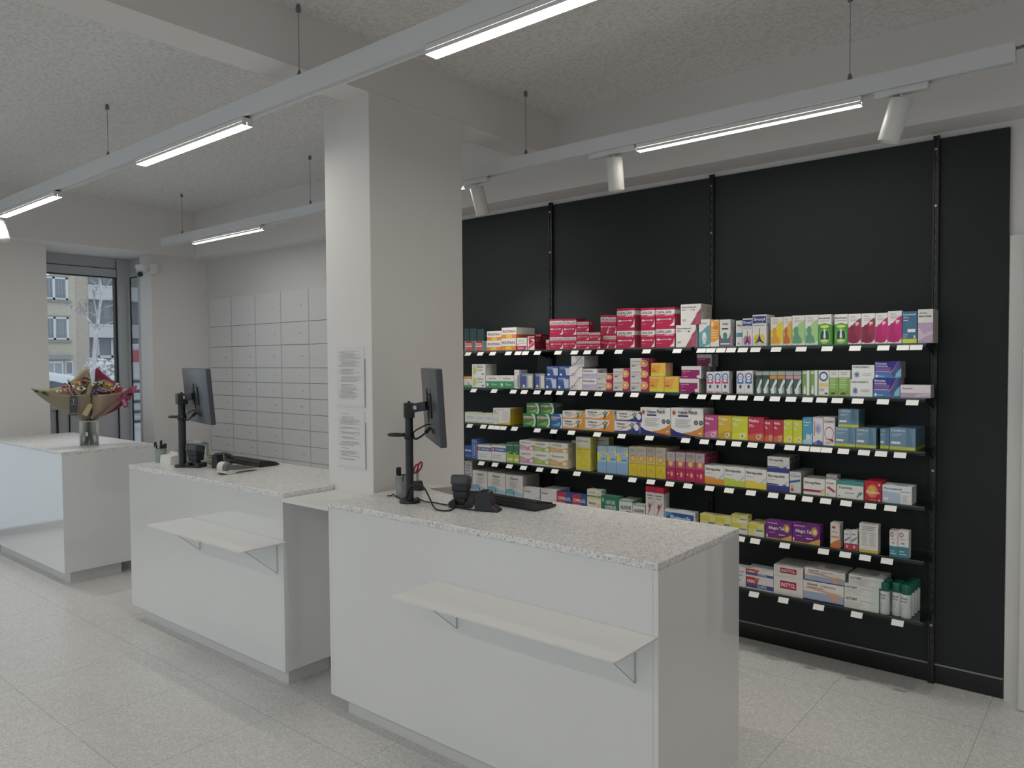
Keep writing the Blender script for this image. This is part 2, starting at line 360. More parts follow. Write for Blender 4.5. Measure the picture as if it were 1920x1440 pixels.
# ------------------------------------------------------------------ black back panels, uprights, base
UPR = [-4.2, -3.04, -1.88, -.732]
names = ['leftmost, partly hidden by the pillar', 'between the pillar and the middle upright', 'between the middle and right uprights', 'narrow one right of the last upright']
edges = [-4.258, -3.04, -1.88, -.732, -.437]
for i in range(4):
    a, b = edges[i], edges[i+1]
    m = MB(); m.box(a+.012, 4.12, .098, b-.012 if i < 3 else b, YB-.0015, 2.652, PANEL)
    p = m.build('back_panel', origin=((a+b)/2, 4.12, .098))
    tag(p, 'matt black wall panel behind the shelves, '+names[i], 'panel', 'black back panels')
m = MB(); m.box(-4.258, 4.122, 0, -.437, YB, .09, BLACKBASE); m.box(-4.258, 4.119, .09, -.437, YB, .098, plain('light_edge_strip', '8E9290', .4))
struct('baseboard_back', m)
for i, x in enumerate(UPR):
    m = MB(); m.prism([(x-.013, 4.100), (x-.006, 4.100), (x-.006, 4.106), (x+.006, 4.106), (x+.006, 4.100), (x+.013, 4.100), (x+.013, 4.1195), (x-.013, 4.1195)], 2, .0, 2.665, BLACKMETAL)
    s = m; UP = (x, 4.12, 0)
    z = .12
    while z < 2.6:
        s.box(x-.0025, 4.1045, z, x+.0025, 4.106, z+.022, plain('slot_mark', '4C5350', .6)); z += .05  # slots drawn as flat grey marks, paler than the upright
    for z in (.29, 1.05, 1.42, 1.75, 2.33, 2.6): s.cyl((x, 4.0985, z), (x, 4.106, z), .006, .006, STEEL, seg=10)
    u = s.build('shelf_upright', origin=UP)
    tag(u, 'slotted black shelf upright, '+['hidden leftmost one by the pillar', 'nearest the pillar', 'middle of the wall', 'right end of the shelves'][i], 'upright', 'shelf uprights')
# ------------------------------------------------------------------ lamps on suspended rails
def rail(x0, x1, y, z0, z1, w, cabs, label):
    o = (x0, y, z0)
    r = thing('lighting_rail', label, 'rail', o)
    m = MB(); h = w/2
    m.box(x0, y-h, z0+.012, x1, y+h, z1, TRACKW); m.box(x0, y-h, z0, x1, y-h+.012, z0+.012, TRACKW); m.box(x0, y+h-.012, z0, x1, y+h, z0+.012, TRACKW)
    m.build('track_channel', parent=r, origin=o)
    m = MB(); m.box(x0-.006, y-h-.001, z0-.002, x0, y+h+.001, z1+.002, LAMPWHITE); m.build('end_cap', parent=r, origin=o)
    m = MB(); m.box(x1, y-h-.001, z0-.002, x1+.006, y+h+.001, z1+.002, LAMPWHITE); m.build('end_cap', parent=r, origin=o)
    for x in cabs:
        c = MB(); c.cyl((x, y, z1+.012), (x, y, ZC-.02), .0016, .0016, DGREY, seg=6); cc = c.build('suspension_cable', parent=r, origin=o)
        c = MB(); c.lathe([(0, 0), (.011, 0), (.011, .016), (.006, .03), (0, .03)], DGREY, seg=12, c=(x, y, ZC-.03)); c.build('ceiling_grip', parent=cc, origin=o)
        c = MB(); c.lathe([(.002, .036), (.005, .034), (.010, .016), (.010, 0)], DGREY, seg=10, c=(x, y, z1)); c.box(x-.022, y-.007, z1, x+.022, y+.007, z1+.004, DGREY); c.build('rail_grip', parent=cc, origin=o)
    return r
rail(-7.2, 1.9, 1.95, 2.745, 2.825, .060, [-6.66, -4.72, -2.79, -.87, 1.06], 'long white lighting rail hung above the counters, passing in front of the pillar')
rail(-7.05, -.352, 3.40, 2.70, 2.772, .060, [-6.70, -4.75, -2.69, -.935], 'white lighting rail hung along the black wall, running on behind the pillar')
rail(-6.8, 2.2, -2.2, 2.745, 2.825, .060, [-6.0, -3.5, -1.0, 1.5], 'added unseen white lighting rail along the shop front windows')  # out-of-view rail added to brighten floor, counter fronts and ceiling
rail(-6.8, 2.2, -.9, 2.745, 2.825, .060, [-6.0, -3.5, -1.0, 1.5], 'added unseen white lighting rail over the customer side of the shop')  # rail added behind the camera for more room light
m = MB(); m.tube(smooth_path([(-.352, 3.4, 2.755), (-.27, 3.4, 2.765), (-.1, 3.405, 2.80), (.2, 3.41, 2.9), (.3, 3.41, 3.13)]), .006, DGREY)
tag(m.build('power_cable', origin=(-.352, 3.4, 2.755)), 'grey feed cable leaving the right end of the lighting rail', 'cable')
def led(x0, x1, y, z, label, wl=.0135, glw=None):
    o = (x0, y, z)
    r = thing('linear_lamp', label, 'lamp', o, group='linear lamps clipped under the rails')
    m = MB(); m.box(x0, y-2*wl-.001, z-.022, x1, y+2*wl+.001, z, LAMPWHITE); m.build('gear_tray', parent=r, origin=o, bevel=.002)
    for s in (-1, 1):
        d = MB(); c = y+s*(wl+.0008)
        d.box(x0+.004, c+s*wl-.0004, z-.0365, x1-.004, c+s*wl+.0004, z-.022, LAMPWHITE); d.box(x0+.003, c-wl, z-.0365, x0+.004, c+wl, z-.022, LAMPWHITE); d.box(x1-.004, c-wl, z-.0365, x1-.003, c+wl, z-.022, LAMPWHITE)
        lob = [(c-wl, z-.0362), (c+wl, z-.0362)]
        for (a, b), (e, f) in zip(lob, lob[1:]): d.face([(x0+.004, a, b), (x1-.004, a, b), (x1-.004, e, f), (x0+.004, e, f)], glw or LEDGLOW)
        d.build('diffuser', parent=r, origin=o, recalc=False)
z1, z2 = 2.7443, 2.6993
led(-6.60, -5.51, 1.95, z1, 'leftmost lit linear lamp on the rail above the counters, cut by the photo edge')
led(-4.30, -3.205, 1.95, z1, 'lit linear lamp above the middle counter, left of the pillar')
led(-1.985, -.90, 1.95, z1, 'lit linear lamp at the top of the photo, right of the pillar')
led(.35, 1.40, 1.95, z1, 'linear lamp at the far right end of the counter rail')
led(-6.50, -5.40, 3.40, z2, 'lit linear lamp in front of the white drawer wall', .009)
led(-4.26, -3.183, 3.40, z2, 'lit linear lamp whose tip shows beside the pillar edge', .009)
led(-1.96, -.885, 3.40, z2, 'lit linear lamp before the black wall, between two spotlights', .009)
for i, x in enumerate((-6.0, -3.7, -1.4, .9)): led(x, x+1.05, -.9, 2.7443, 'added unseen linear lamp over the customer side, %s from the left' % ['first', 'second', 'third', 'fourth'][i], glw=LEDGLOW_ADDED); led(x, x+1.05, -2.2, 2.7443, 'added unseen linear lamp by the shop front, %s from the left' % ['first', 'second', 'third', 'fourth'][i], glw=LEDGLOW_ADDED)  # unseen lamps on the added rails, there to brighten the room
def spot(x, y, zt, tilt, label, adx=(-.14, .10), power=SPOT_POWER):
    """cylinder spotlight under an adaptor on the rail; tilt = lean of the bottom end (dx, dy)"""
    o = (x, y, zt)
    r = thing('track_spotlight', label, 'spotlight', o, group='white cylinder spotlights')
    m = MB(); m.rbox(x+adx[0], y-.02, zt-.026, x+adx[1], y+.02, zt, TRACKW, r=.003); m.build('track_adaptor', parent=r, origin=o)
    d = Vector((tilt[0], tilt[1], -1)).normalized(); p = Vector((x, y, zt-.045)); q = p+d*.170
    R = d.to_track_quat('-Z', 'Y').to_matrix().to_4x4(); T = Matrix.Translation(p) @ R
    m = MB(); m.cyl((x, y, zt-.026), (x, y, zt-.05), .007, .007, LAMPWHITE, seg=12); m.build('swivel_joint', parent=r, origin=o)
    m = MB(); prof = [(0, 0), (.040, 0), (.042, -.002), (.042, -.168), (.0405, -.170), (.037, -.170), (.035, -.104)]
    vs = MB(); vs.lathe(prof, LAMPWHITE, seg=36)
    m.mesh([T @ Vector(v) for v in vs.v], vs.f, LAMPWHITE, True); m.build('barrel', parent=r, origin=o)
    m = MB(); c = p+d*.105; m.cyl(c, c+d*.002, .035, .035, SPOTGLOW, seg=24); m.build('lens', parent=r, origin=o)
    ld = bpy.data.lights.new('spot_bulb', 'SPOT'); ld.energy = power; ld.spot_size = math.radians(95); ld.spot_blend = 1.0; ld.shadow_soft_size = .03; ld.color = (1, .96, .9)
    lo = bpy.data.objects.new('spot_bulb', ld); COL.objects.link(lo); lo.parent = r; lo.matrix_local = Matrix.Translation(p+d*.175-Vector(o)) @ R
spot(-3.075, 3.40, 2.70, (.02, .34), 'white track spotlight beside the pillar, tilted to the black wall')
spot(-2.10, 3.40, 2.70, (.02, .10), 'white track spotlight hanging nearly straight, middle of the black wall', adx=(-.15, .13))
spot(-.735, 3.40, 2.70, (-.30, .02), 'white track spotlight near the right end of the rail, leaning left', adx=(-.10, .10))
spot(-6.70, 1.95, 2.745, (.35, .15), 'white track spotlight at the left photo edge, only its tip in view')
# ------------------------------------------------------------------ counters
CY0, CY1, ZT = 2.065, 2.690, .967
def counter(x0, x1, label, back=CY1, ledge=None, notch=None):
    o = ((x0+x1)/2, (CY0+back)/2, 0)
    r = thing('service_counter', label, 'counter', o, group='white pharmacy counters')
    z0, z1_ = .088, ZT-.025
    m = MB(); m.box(x0+.0195, CY0, z0, x1-.0195, CY0+.019, z1_, LAM); m.build('front_panel', parent=r, origin=o, bevel=.001)
    m = MB(); m.box(x0, CY0, z0, x0+.019, back, z1_, LAM); m.build('side_panel', parent=r, origin=o, bevel=.001)
    m = MB(); m.box(x1-.019, CY0, z0, x1, notch[1] if notch else back, z1_, LAM)
    if notch: m.box(notch[0]-.019, notch[1], z0, notch[0], back, z1_, LAM)
    m.build('side_panel', parent=r, origin=o, bevel=.001)
    xi = notch[0]-.02 if notch else x1-.02; m = MB(); m.box(x0+.02, CY0+.31, z0, xi, CY0+.33, z1_, MATT_WHITE); m.box(x0+.02, CY0+.02, z0, xi, back-.02, z0+.018, MATT_WHITE); m.build('carcass', parent=r, origin=o)
    m = MB(); p = .055; m.box(x0+p, CY0+p, 0, x1-p, CY0+p+.016, z0, PLINTH); m.box(x1-p-.016, CY0+p+.016, 0, x1-p, min(back-.25, notch[1] if notch else 9), z0, PLINTH); m.box(x0+p, CY0+p+.016, 0, x0+p+.016, back-.25, z0, PLINTH); m.build('plinth', parent=r, origin=o)
    m = MB(); yf = CY0-.002; m.prism([(x0, yf), (x1, yf)]+([(x1, notch[1]), notch, (notch[0], back)] if notch else [(x1, back)])+[(x0, back)], 2, z1_, ZT, STONE); m.build('worktop', parent=r, origin=o, bevel=.003)
    if ledge:
        a, b, zl = ledge
        m = MB(); rr = .02; pts = [(a, CY0-.001), (b, CY0-.001)]
        for cx, s in ((b-rr, 0), (a+rr, 1)):
            for k in range(7):
                t = PI/2*k/6
                pts.append((cx+rr*math.cos(t), 1.818+rr-rr*math.sin(t)) if s == 0 else (cx-rr*math.sin(t), 1.818+rr-rr*math.cos(t)))
        m.prism(pts, 2, zl-.006, zl, plain('ledge_white', 'E6E6E5', .35, var=.008)); L = m.build('ledge', parent=r, origin=o)
        for x in (a+.105, b-.08):
            t = MB(); t.prism([(CY0-.001, zl-.007), (CY0-.001, zl-.168), (1.872, zl-.007)], 0, x-.003, x+.003, BRACK)
            e = plain('acrylic_edge', 'B3BBB9', .2)
            t.tube([(x, CY0-.004, zl-.010), (x, CY0-.004, zl-.166)], .0015, e, seg=4); t.tube([(x, CY0-.004, zl-.166), (x, 1.874, zl-.010)], .0015, e, seg=4)
            t.build('ledge_bracket', parent=L, origin=o)
    return r
counter(-2.785, -1.12, 'nearest white counter, terrazzo top, monitor arm by the pillar', ledge=(-2.09, -1.122, .735))
counter(-4.805, -3.145, 'middle white counter left of the pillar, carrying the white card terminal', ledge=(-4.045, -3.115, .735), notch=(-3.193, 2.369))
counter(-7.49, -5.884, 'far left white counter with the flower vase on top', back=2.73)
m = MB(); m.box(-3.144, 2.062, .925, -2.786, 2.371, .943, MATT_WHITE); m.box(-3.02, 2.066, .943, -2.90, 2.07, .9435, PLINTH)
tag(m.build('bridge_shelf', origin=(-2.965, 2.2, .925), bevel=.001), 'low white shelf bridging two counters in front of the pillar', 'shelf')
# ------------------------------------------------------------------ white drawer cabinets in the back wall
DRW = plain('drawer_white', 'DCDEDF', .4, var=.006); DLAB = plain('drawer_label', 'A6A8AA', .6); DGAP = plain('drawer_gap', '55544F', .8); DDIV = plain('cabinet_divider', 'C2BEB6', .6)
rows = [2.2742, 1.975, 1.762, 1.544, 1.400, 1.256, 1.110, .962, .815, .668, .523, .378, .233, .088]
ordw = ['first', 'second', 'third', 'fourth', 'fifth', 'sixth', 'seventh', 'eighth', 'ninth', 'tenth', 'eleventh', 'twelfth', 'thirteenth', 'fourteenth', 'fifteenth', 'sixteenth', 'seventeenth', 'eighteenth', 'nineteenth', 'twentieth']
for c in range(7):
    x0 = -7.583+c*.4425; x1 = x0+.4425; o = ((x0+x1)/2, 4.3, 0)
    r = thing('drawer_cabinet', 'tall white drawer cabinet, %s column from the left corner' % ordw[c], 'cabinet', o, group='columns of white drawers')
    m = MB(); m.box(x0, 4.1232, .01, x0+.006, 4.60, 2.2675, DDIV); m.box(x1-.006, 4.1232, .01, x1-.0002, 4.60, 2.2675, DDIV); m.box(x0+.012, 4.145, .01, x1-.008, 4.60, 2.268, DGAP); m.box(x0+.0035, 4.1235, 2.268, x1-.001, 4.60, 2.2748, DRW); m.box(x0+.012, 4.14, .01, x1-.008, 4.145, .085, DRW)
    m.build('cabinet_body', parent=r, origin=o)
    for k in range(13):
        a, b = rows[k+1]+.0018, rows[k]-.0018
        m = MB(); m.box(x0+.0066, 4.1225, a, x1-.0066, 4.139, b, DRW); d = m.build('drawer', parent=r, origin=o, bevel=.0012)
        m = MB(); zc = (a+b)/2; w = .018+.008*((k*7+c*3) % 3); xx = x0+.30+.02*((c+k) % 2)
        m.box(xx, 4.1215, zc-.004, xx+w, 4.1225, zc+.004, DLAB); m.build('drawer_label', parent=d, origin=o)
# radiator under the wide window on the left wall
r = thing('radiator', 'white ribbed radiator below the wide window, seen mirrored in the counters', 'radiator', (-7.58, .1, .12))
m = MB()
for k in range(30): m.rbox(-7.63, -.75+k*.052, .16, -7.54, -.75+k*.052+.034, .58, MATT_WHITE, r=.012, seg=2)
m.box(-7.62, -.75, .18, -7.55, .80, .22, MATT_WHITE); m.box(-7.62, -.75, .52, -7.55, .80, .56, MATT_WHITE); m.box(-7.60, -.65, 0, -7.57, -.61, .2, MATT_WHITE); m.box(-7.60, .65, 0, -7.57, .69, .2, MATT_WHITE)
m.build('radiator_panel', parent=r, origin=(-7.58, .1, .12))
m = MB(); m.cyl((-7.58, .83, .2), (-7.58, .89, .2), .02, .02, LAMPWHITE); m.tube([(-7.58, .85, 0), (-7.58, .85, .2)], .01, LAMPWHITE); m.build('valve', parent=r, origin=(-7.58, .1, .12))
# ------------------------------------------------------------------ printed cartons
W_ = 'E9E7E3'; G_ = '8D8C8A'; K_ = '2E2E33'
D = {}
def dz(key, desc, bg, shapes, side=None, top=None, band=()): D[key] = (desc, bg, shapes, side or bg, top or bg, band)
def R(a, b, c, d, h): return ('p', [(a, b), (c, b), (c, d), (a, d)], h)
def P(h, *pts): return ('p', list(pts), h)
def E(cu, cv, ru, rv, h, a0=0, a1=360, n=18): return ('p', [(cu+ru*math.cos(math.radians(a0+(a1-a0)*k/n)), cv+rv*math.sin(math.radians(a0+(a1-a0)*k/n))) for k in range(n+(0 if a1-a0 == 360 else 1))], h)
def ring(cu, cv, ru, rv, w, h, n=20):
    return [('q', [(cu+ru*math.cos(2*PI*k/n), cv+rv*math.sin(2*PI*k/n)) for k in range(n)], [(cu+(ru-w)*math.cos(2*PI*k/n), cv+(rv-w*rv/ru)*math.sin(2*PI*k/n)) for k in range(n)], h)]
def T(s, u, v, w, h, c): return ('t', s, u, v, w, h, c)
def L(u, v, w, n, dv, c=G_, t=.35): return [R(u, v-k*dv-dv*t, u+w*(1-.22*((k*7) % 3)/2), v-k*dv, c) for k in range(n)]
def wave(v0, v1, n=10): return [(k/n, v0+(v1-v0)*(.5-.5*math.cos(PI*k/n))) for k in range(n+1)]
def below(h, curve): return P(h, *(curve+[(1, 0), (0, 0)]))
# top shelf
dz('redteal', 'red carton with pale bars', 'C9484C', [R(.08, .82, .95, .97, 'A82C36'), T('Bisolax', .14, .62, .76, .17, 'F2DDD6'), R(.08, .40, .95, .52, 'F0D9CF'), R(.08, .10, .95, .30, 'D8636A'), R(0, .0, .06, 1, 'E6DAD6')], side='8FB3B2')
dz('darkteal', 'plain dark teal carton', '2C5053', [R(0, .30, 1, .315, '1E3B3E')])
dz('riopan', 'white carton with orange base stripe', W_, [R(0, 0, 1, .36, 'E98C3E'), E(.5, .18, .22, .17, 'F0C04A'), T('RIOPAN', .08, .52, .84, .26, '9A5A4C')], side='D8D4CE', band=((.0, .36, 'B5672C'),))
dz('pinkfoot', 'white carton with crimson foot', W_, [P('C93358', (0, 0), (.85, 0), (1, .33), (0, .33)), T('Zaldiar', .1, .10, .6, .14, 'F4D5DC'), P('E38FA4', (0, .45), (1, .55), (1, .60), (0, .52))]+L(.1, .84, .7, 2, .12), side='D9B3BC')
dz('swoosh', 'white carton with red zigzag', W_, [P('C9284F', (.2, .35), (.9, .62), (.35, .80), (1, .80), (1, .95), (.15, .95)), P('D8486A', (.1, .05), (.95, .35), (1, .62), (.1, .25))], side='A92540')
dz('redsmall', 'small red carton set back', 'B42340', [R(0, .62, 1, .78, 'E7DCDC'), T('Nurofast', .1, .65, .8, .1, K_)])
CR = 'C71F4E'
def daf(extra): return [R(0, .66, 1, .88, W_), T('DAFALGAN', .04, .69, .92 if not extra else .80, .15, K_), R(0, .56, 1, .64, 'D9486E'), R(.10, .36, .78, .41, 'B9A9B0'), E(.16, .385, .10, .05, 'DCD3D6'), E(.78, .385, .06, .035, 'E4DADD'), P(W_, (.74, .04), (1, .04), (1, .46), (.93, .20))]+([T('FORTE', .50, .575, .42, .09, 'F3E3E8')] if extra else [])+L(.06, .22, .3, 1, .08, 'E48AA4')
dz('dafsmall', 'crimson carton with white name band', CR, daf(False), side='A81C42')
dz('dafmini', 'low crimson carton with white band', CR, daf(False), side='A81C42')
dz('dafforte', 'large crimson carton with white band', CR, daf(True), side='C03A5C', band=((.66, .88, 'DDD6D6'),))
dz('gram', 'tall white carton with crimson slant', W_, [P('B04560', (.48, .0), (1, 0), (1, .80), (.90, .66), (.80, .56), (.74, .40))]+L(.76, .50, .24, 9, .055, 'C87088')+[T('Paracetamol', .06, .82, .70, .075, '6C6C70'), T('Mylan', .06, .70, .30, .06, '6C6C70'), T('1 g', .52, .68, .24, .10, K_)]+L(.08, .26, .2, 2, .05), side='CFCBC8')
dz('tooth', 'white and teal baby-drops carton', W_, [below('5FA9BC', wave(.52, .78)), P(W_, (.45, 0), (1, 0), (1, .09)), E(.5, .34, .20, .20, 'E9E2DE'), E(.5, .45, .15, .08, 'F1ECE8'), R(.38, .10, .62, .26, 'E9E2DE'), E(.5, .28, .05, .03, 'C79B95'), T('Calyps', .18, .82, .6, .07, '9BA7AC')])
dz('orangewave', 'orange carton with white wave', 'EDA63F', [P(W_, (0, 0), (1, 0), (1, .28), (.5, .18), (0, .14)), R(.12, .76, .36, .93, 'F3E3B8'), R(.45, .93, 1, 1, 'F2CF8A'), E(.65, .70, .22, .09, 'E8813A')]+L(.12, .62, .7, 4, .09, 'F7DDA8'), top='E9E2D2')
dz('greenhead', 'white carton with green head figure', W_, [P('8A5FA0', (0, 0), (1, 0), (1, .50), (.82, .30), (.18, .30), (0, .48)), P('3E8F5E', (.12, .13), (.88, .13), (.80, .22), (.58, .28), (.42, .28), (.2, .22)), E(.5, .40, .20, .12, '3E9A62'), R(.06, .07, .94, .12, W_), T('Grippa', .25, .78, .55, .10, '4A5A52'), R(.2, .63, .8, .68, K_)], side='D5D2D4')
dz('tealband', 'narrow white carton with teal label', W_, [R(.05, .36, 1, .52, '4FA0A4'), T('Nisyl', .15, .74, .75, .12, '54605E'), E(.45, .10, .16, .04, '7FA56C')], side='D2D4D2')
def lungs(c1): return [R(.02, .72, .98, .95, '27408A'), T('Siroxyl', .08, .78, .82, .12, 'F2F4F8'), R(.2, .735, .8, .75, '9FB2D8'), below('BFDCE8', wave(.30, .10)), E(.32, .20, .22, .18, c1), E(.70, .20, .20, .18, c1), P('27408A', (.15, .06), (.5, .14), (.88, .06), (.62, .20), (.53, .34), (.47, .34), (.38, .20)), R(.48, .32, .52, .56, '1E2B50')]+L(.1, .66, .8, 1, .04)
dz('lungpink', 'white and blue carton, pink lungs', W_, lungs('D9739B'))
dz('lungyellow', 'tall white blue carton, yellow lungs', W_, lungs('F0D23E')+[E(.26, .22, .05, .05, 'E08A3C')], side='DADCE2')
def man(wv, fig, lab=None, lo=.06):
    cur = wave(.55, .84)
    s = [P(wv, *(cur+[(1, .15), (.75, .04), (.4, .02), (0, lo)])), E(.32, .50, .19, .13, fig), P(fig, (.05, lo), (.78, lo+.02), (.72, .24), (.52, .34), (.46, .42), (.24, .42), (.18, .33), (.05, .28))]
    if lab: s += [R(.58, .64, .84, .72, lab), R(.58, .60, .72, .625, lab)]
    return s+[T('Thyme', .16, .88, .42, .05, 'A8A9AC')]+L(.16, .84, .55, 2, .05, 'B9B9BB')
dz('manyellow', 'white yellow carton, orange torso figure', W_, man('EFD52E', 'E9A23A'))
dz('manorange', 'white yellow carton, brown torso figure', W_, man('E9B23C', 'C8743A'))
dz('mangreen', 'white carton, pale green torso figure', W_, man('A9CF8A', '5FA383'))
dz('lunggreen', 'green carton with white lung picture', W_, [P('3FA23E', (0, 0), (1, 0), (1, .66), (.5, .71), (0, .66)), E(.5, .60, .36, .05, 'E4DE5C'), E(.5, .27, .42, .26, '7CC46A'), E(.32, .28, .16, .19, '2E5044'), E(.68, .28, .16, .19, '2E5044'), P('E8EEEA', (.40, .22), (.60, .22), (.55, .44), (.53, .52), (.47, .52), (.45, .44)), E(.5, .13, .30, .05, 'D9E27A'), T('Bronchostop', .06, .84, .88, .07, '3E5A3A'), R(.1, .78, .9, .80, 'A5B7A5')], side='D9DCD6', band=((0, .62, '8FBF5C'),))
dz('manred', 'white carton, dark red torso figure', W_, man('A22C4E', '8A2444', 'E7C3CC'))
dz('manpink', 'white carton, magenta torso figure', W_, man('D3257C', 'C21F6E', 'F4CCE0'))
dz('bluelime', 'blue carton with lime foot', '3F739A', [R(0, 0, 1, .13, 'D8DE3C'), T('Lysomucil', .06, .86, .86, .07, 'E6EEF4'), T('600 mg', .08, .78, .36, .05, 'E6EEF4'), R(.08, .70, .4, .73, 'C9D9E4'), R(.36, .34, .90, .44, 'F0F0EC'), R(.78, .15, .92, .24, 'D9E0A8')]+ring(.5, .60, .18, .08, .02, '7FA3BC')+L(.04, .28, .36, 3, .05, 'BCD0DC'), top='6E98B4')
dz('lilac', 'white and lilac carton', W_, [R(0, 0, 1, .60, 'C3A6C6'), P('D8C4D8', (0, .05), (.5, .18), (1, .26), (1, .36), (.4, .26), (.1, .45), (0, .45)), T('MENOPRIM', .06, .76, .82, .055, '4A4350'), T('Active', .10, .86, .5, .06, '8C8C90')]+ring(.72, .42, .16, .12, .02, 'E6D9E8'), side='BFBAB4')
# second shelf
dz('orangegreen', 'orange and green carton', 'F0EEE8', [R(0, .78, 1, 1, 'E8A23C'), R(0, 0, 1, .22, '4FA36C'), E(.3, .5, .4, .2, 'E4D8E0'), E(.6, .35, .2, .12, 'D6C86A')])
dz('paledisc', 'white carton with pale yellow disc', 'EFEFEC', [E(.08, .5, .30, .42, 'DADB86', -90, 90), E(.08, .46, .20, .28, 'CDD06A', -90, 90), T('Biolux', .42, .68, .46, .16, '6E6E86'), R(.72, .10, .9, .22, '8A88B0')]+L(.42, .56, .4, 2, .1), side='C9C8C0')
dz('greenband', 'white carton with green base', W_, [R(0, 0, 1, .54, '3FA065'), T('Activox', .2, .70, .55, .15, '8C9690'), T('Eco', .42, .2, .4, .18, 'C6E6D0'), E(.12, .25, .08, .14, 'D8EEDC')])
dz('spinewhite', 'narrow white carton stood on end', 'E4E4E6', [R(.66, .05, .9, .72, '6C6E78'), R(.2, .08, .5, .5, 'C6C8D2')]+L(.2, .9, .5, 2, .06))
dz('bluecream', 'blue and cream striped carton', '9EA3AC', [R(0, .08, .44, .94, '4A5AAE'), R(.44, .08, .60, .94, 'A9ABB2'), R(.6, .08, .92, .88, 'E4E0CF'), E(.22, .18, .10, .09, 'F2F2F6'), R(.1, .84, .5, .88, 'D7DBEC')], side='8A8D94')
dz('bluetab', 'small blue carton with pale block', '3F5FAE', [P('C9D3E4', (.62, .1), (.95, .1), (.95, .8), (.5, .8)), E(.16, .18, .10, .10, 'F2F4FA'), T('Imodex', .08, .80, .6, .1, 'DDE6F4'), R(.1, .70, .66, .73, 'AFC0E0')])
dz('arcwhite', 'white carton with mauve arc', 'EAE6E8', [('q', wave(.06, .98), [(u, v+.07) for u, v in wave(.06, .98)], '8A4F7C'), T('Doloprim', .1, .26, .6, .1, '9A7C92'), P('F2EDEE', (.3, .02), (1, .02), (1, .5))]+L(.1, .16, .4, 1, .1), side='C6C0BE')
dz('lilacsplit', 'white carton with lilac base', 'E8E4E8', [R(0, 0, 1, .5, 'CBBFD8'), R(0, .38, 1, .42, 'B7A6CC'), T('Perdolan', .05, .70, .80, .16, '555060')]+L(.06, .30, .5, 1, .1, '9C90AE'))
dz('sunred', 'grey and crimson carton, sun emblem', 'D3D5D2', [P('C0294E', (.58, 0), (1, 0), (1, 1), (.64, 1), (.56, .6)), T('NUROPHEN', .06, .62, .48, .13, 'B98A92'), T('400', .06, .18, .2, .12, '3C3C40')]+[E(.73, .5, .22, .34, 'E7B7A6', 0, 360, 24), E(.73, .5, .15, .24, 'D9923E'), E(.73, .5, .10, .16, 'F3D97A')]+L(.06, .46, .42, 2, .1, 'C7B2B4'), side='B23A56')
dz('orangebox', 'orange carton with lime foot', 'F0A53A', [P('EFC23E', (.5, .2), (1, .2), (1, 1), (.75, 1)), R(0, 0, 1, .22, 'D4DA36'), T('STREFAZ', .05, .84, .7, .1, 'F8E6C4'), R(.05, .38, .36, .43, 'A23A28'), R(.05, .58, .25, .61, 'C8642E'), T('Bayer', .62, .08, .3, .09, 'F3F3C8')], side='E0B7A4', band=((0, .22, 'B9BE3A'),))
dz('plumwhite', 'white carton with plum panel', 'DDDCDC', [R(0, 0, .92, .70, 'A0206C'), T('Ibuprofen', .08, .52, .6, .10, 'EDC8DC'), R(.08, .38, .22, .41, 'E3A9CC'), E(.86, .16, .08, .12, 'EDE6EA'), R(.08, .12, .32, .18, 'D98ABA')], side='B9B5B3')
def rings(c1, c2, foot): return [E(.5, .74, .42, .17, c1), E(.5, .74, .30, .12, 'E8ECF2'), R(.1, .44, .9, .60, c2), E(.5, .56, .25, .05, 'F0E8EE'), R(.36, .24, .64, .36, '4A5264'), E(.5, .36, .14, .03, '4A5264'), R(.12, .02, .88, .07, foot), R(.3, .72, .7, .76, '8CA0C4')]
dz('ringpink', 'white carton, blue ring, pink base', 'DEDFE3', rings('2E4FA0', 'D23C78', 'C9586C'), side='B9BCC2')
dz('ringblue', 'white carton, blue ring, blue base', 'E2E4E8', rings('2A4C9C', '3F78C4', 'C8D2DE'), side='C3C6CC')
def nose(lab): return [R(0, .82, 1, .97, 'A9B2AC'), R(.02, .66, .98, .80, lab), P('E8ECEA', (.98, .64), (.80, .64), (.52, .46), (.30, .28), (.12, .20), (.20, .13), (.24, .04), (.66, .04), (.62, .20), (.72, .36), (.98, .52)), P('A5B8B0', (.60, .06), (.90, .06), (.86, .36), (.66, .22))]
dz('nosedark', 'dark green carton with pale nose', '4A6660', nose('3A524E'))
dz('noseamber', 'dark green carton, nose, amber label', '4A6660', nose('E0903A'))
dz('nosepink', 'dark green carton, nose, pink label', '4A6660', nose('D49AAE'))
dz('greenbottle', 'green and white bottle-drops carton', '7FA860', [R(.62, 0, 1, 1, 'E9EBE6'), R(.06, .86, .58, .96, 'CFDCC4'), P('E9EFE2', (.2, .06), (.5, .06), (.5, .22), (.4, .40), (.3, .40), (.2, .22)), R(0, 0, .6, .05, '5E8A44')])
dz('ringyellow', 'white carton, blue ring, yellow base', 'E9E9E4', [E(.5, .76, .44, .19, '2E4FA0'), E(.5, .76, .31, .13, 'E8ECF2'), R(.06, .36, .94, .50, 'E5D27A'), P('EFE6B8', (.1, .30), (.9, .30), (.5, .40)), R(.62, .06, .9, .12, '54504A'), R(.06, .0, .94, .04, 'D9C86A')]+L(.1, .26, .5, 2, .06))
dz('greenlist', 'white carton with green text panel', 'E4E6E2', [R(0, 0, 1, .72, '86B84C'), E(.4, .06, .26, .09, '3C5A46', 0, 180), E(.78, .1, .16, .12, 'C46E78', 0, 180)]+L(.08, .68, .7, 6, .07, 'CFE3B4')+L(.2, .92, .6, 2, .06, 'B9BCB6'))
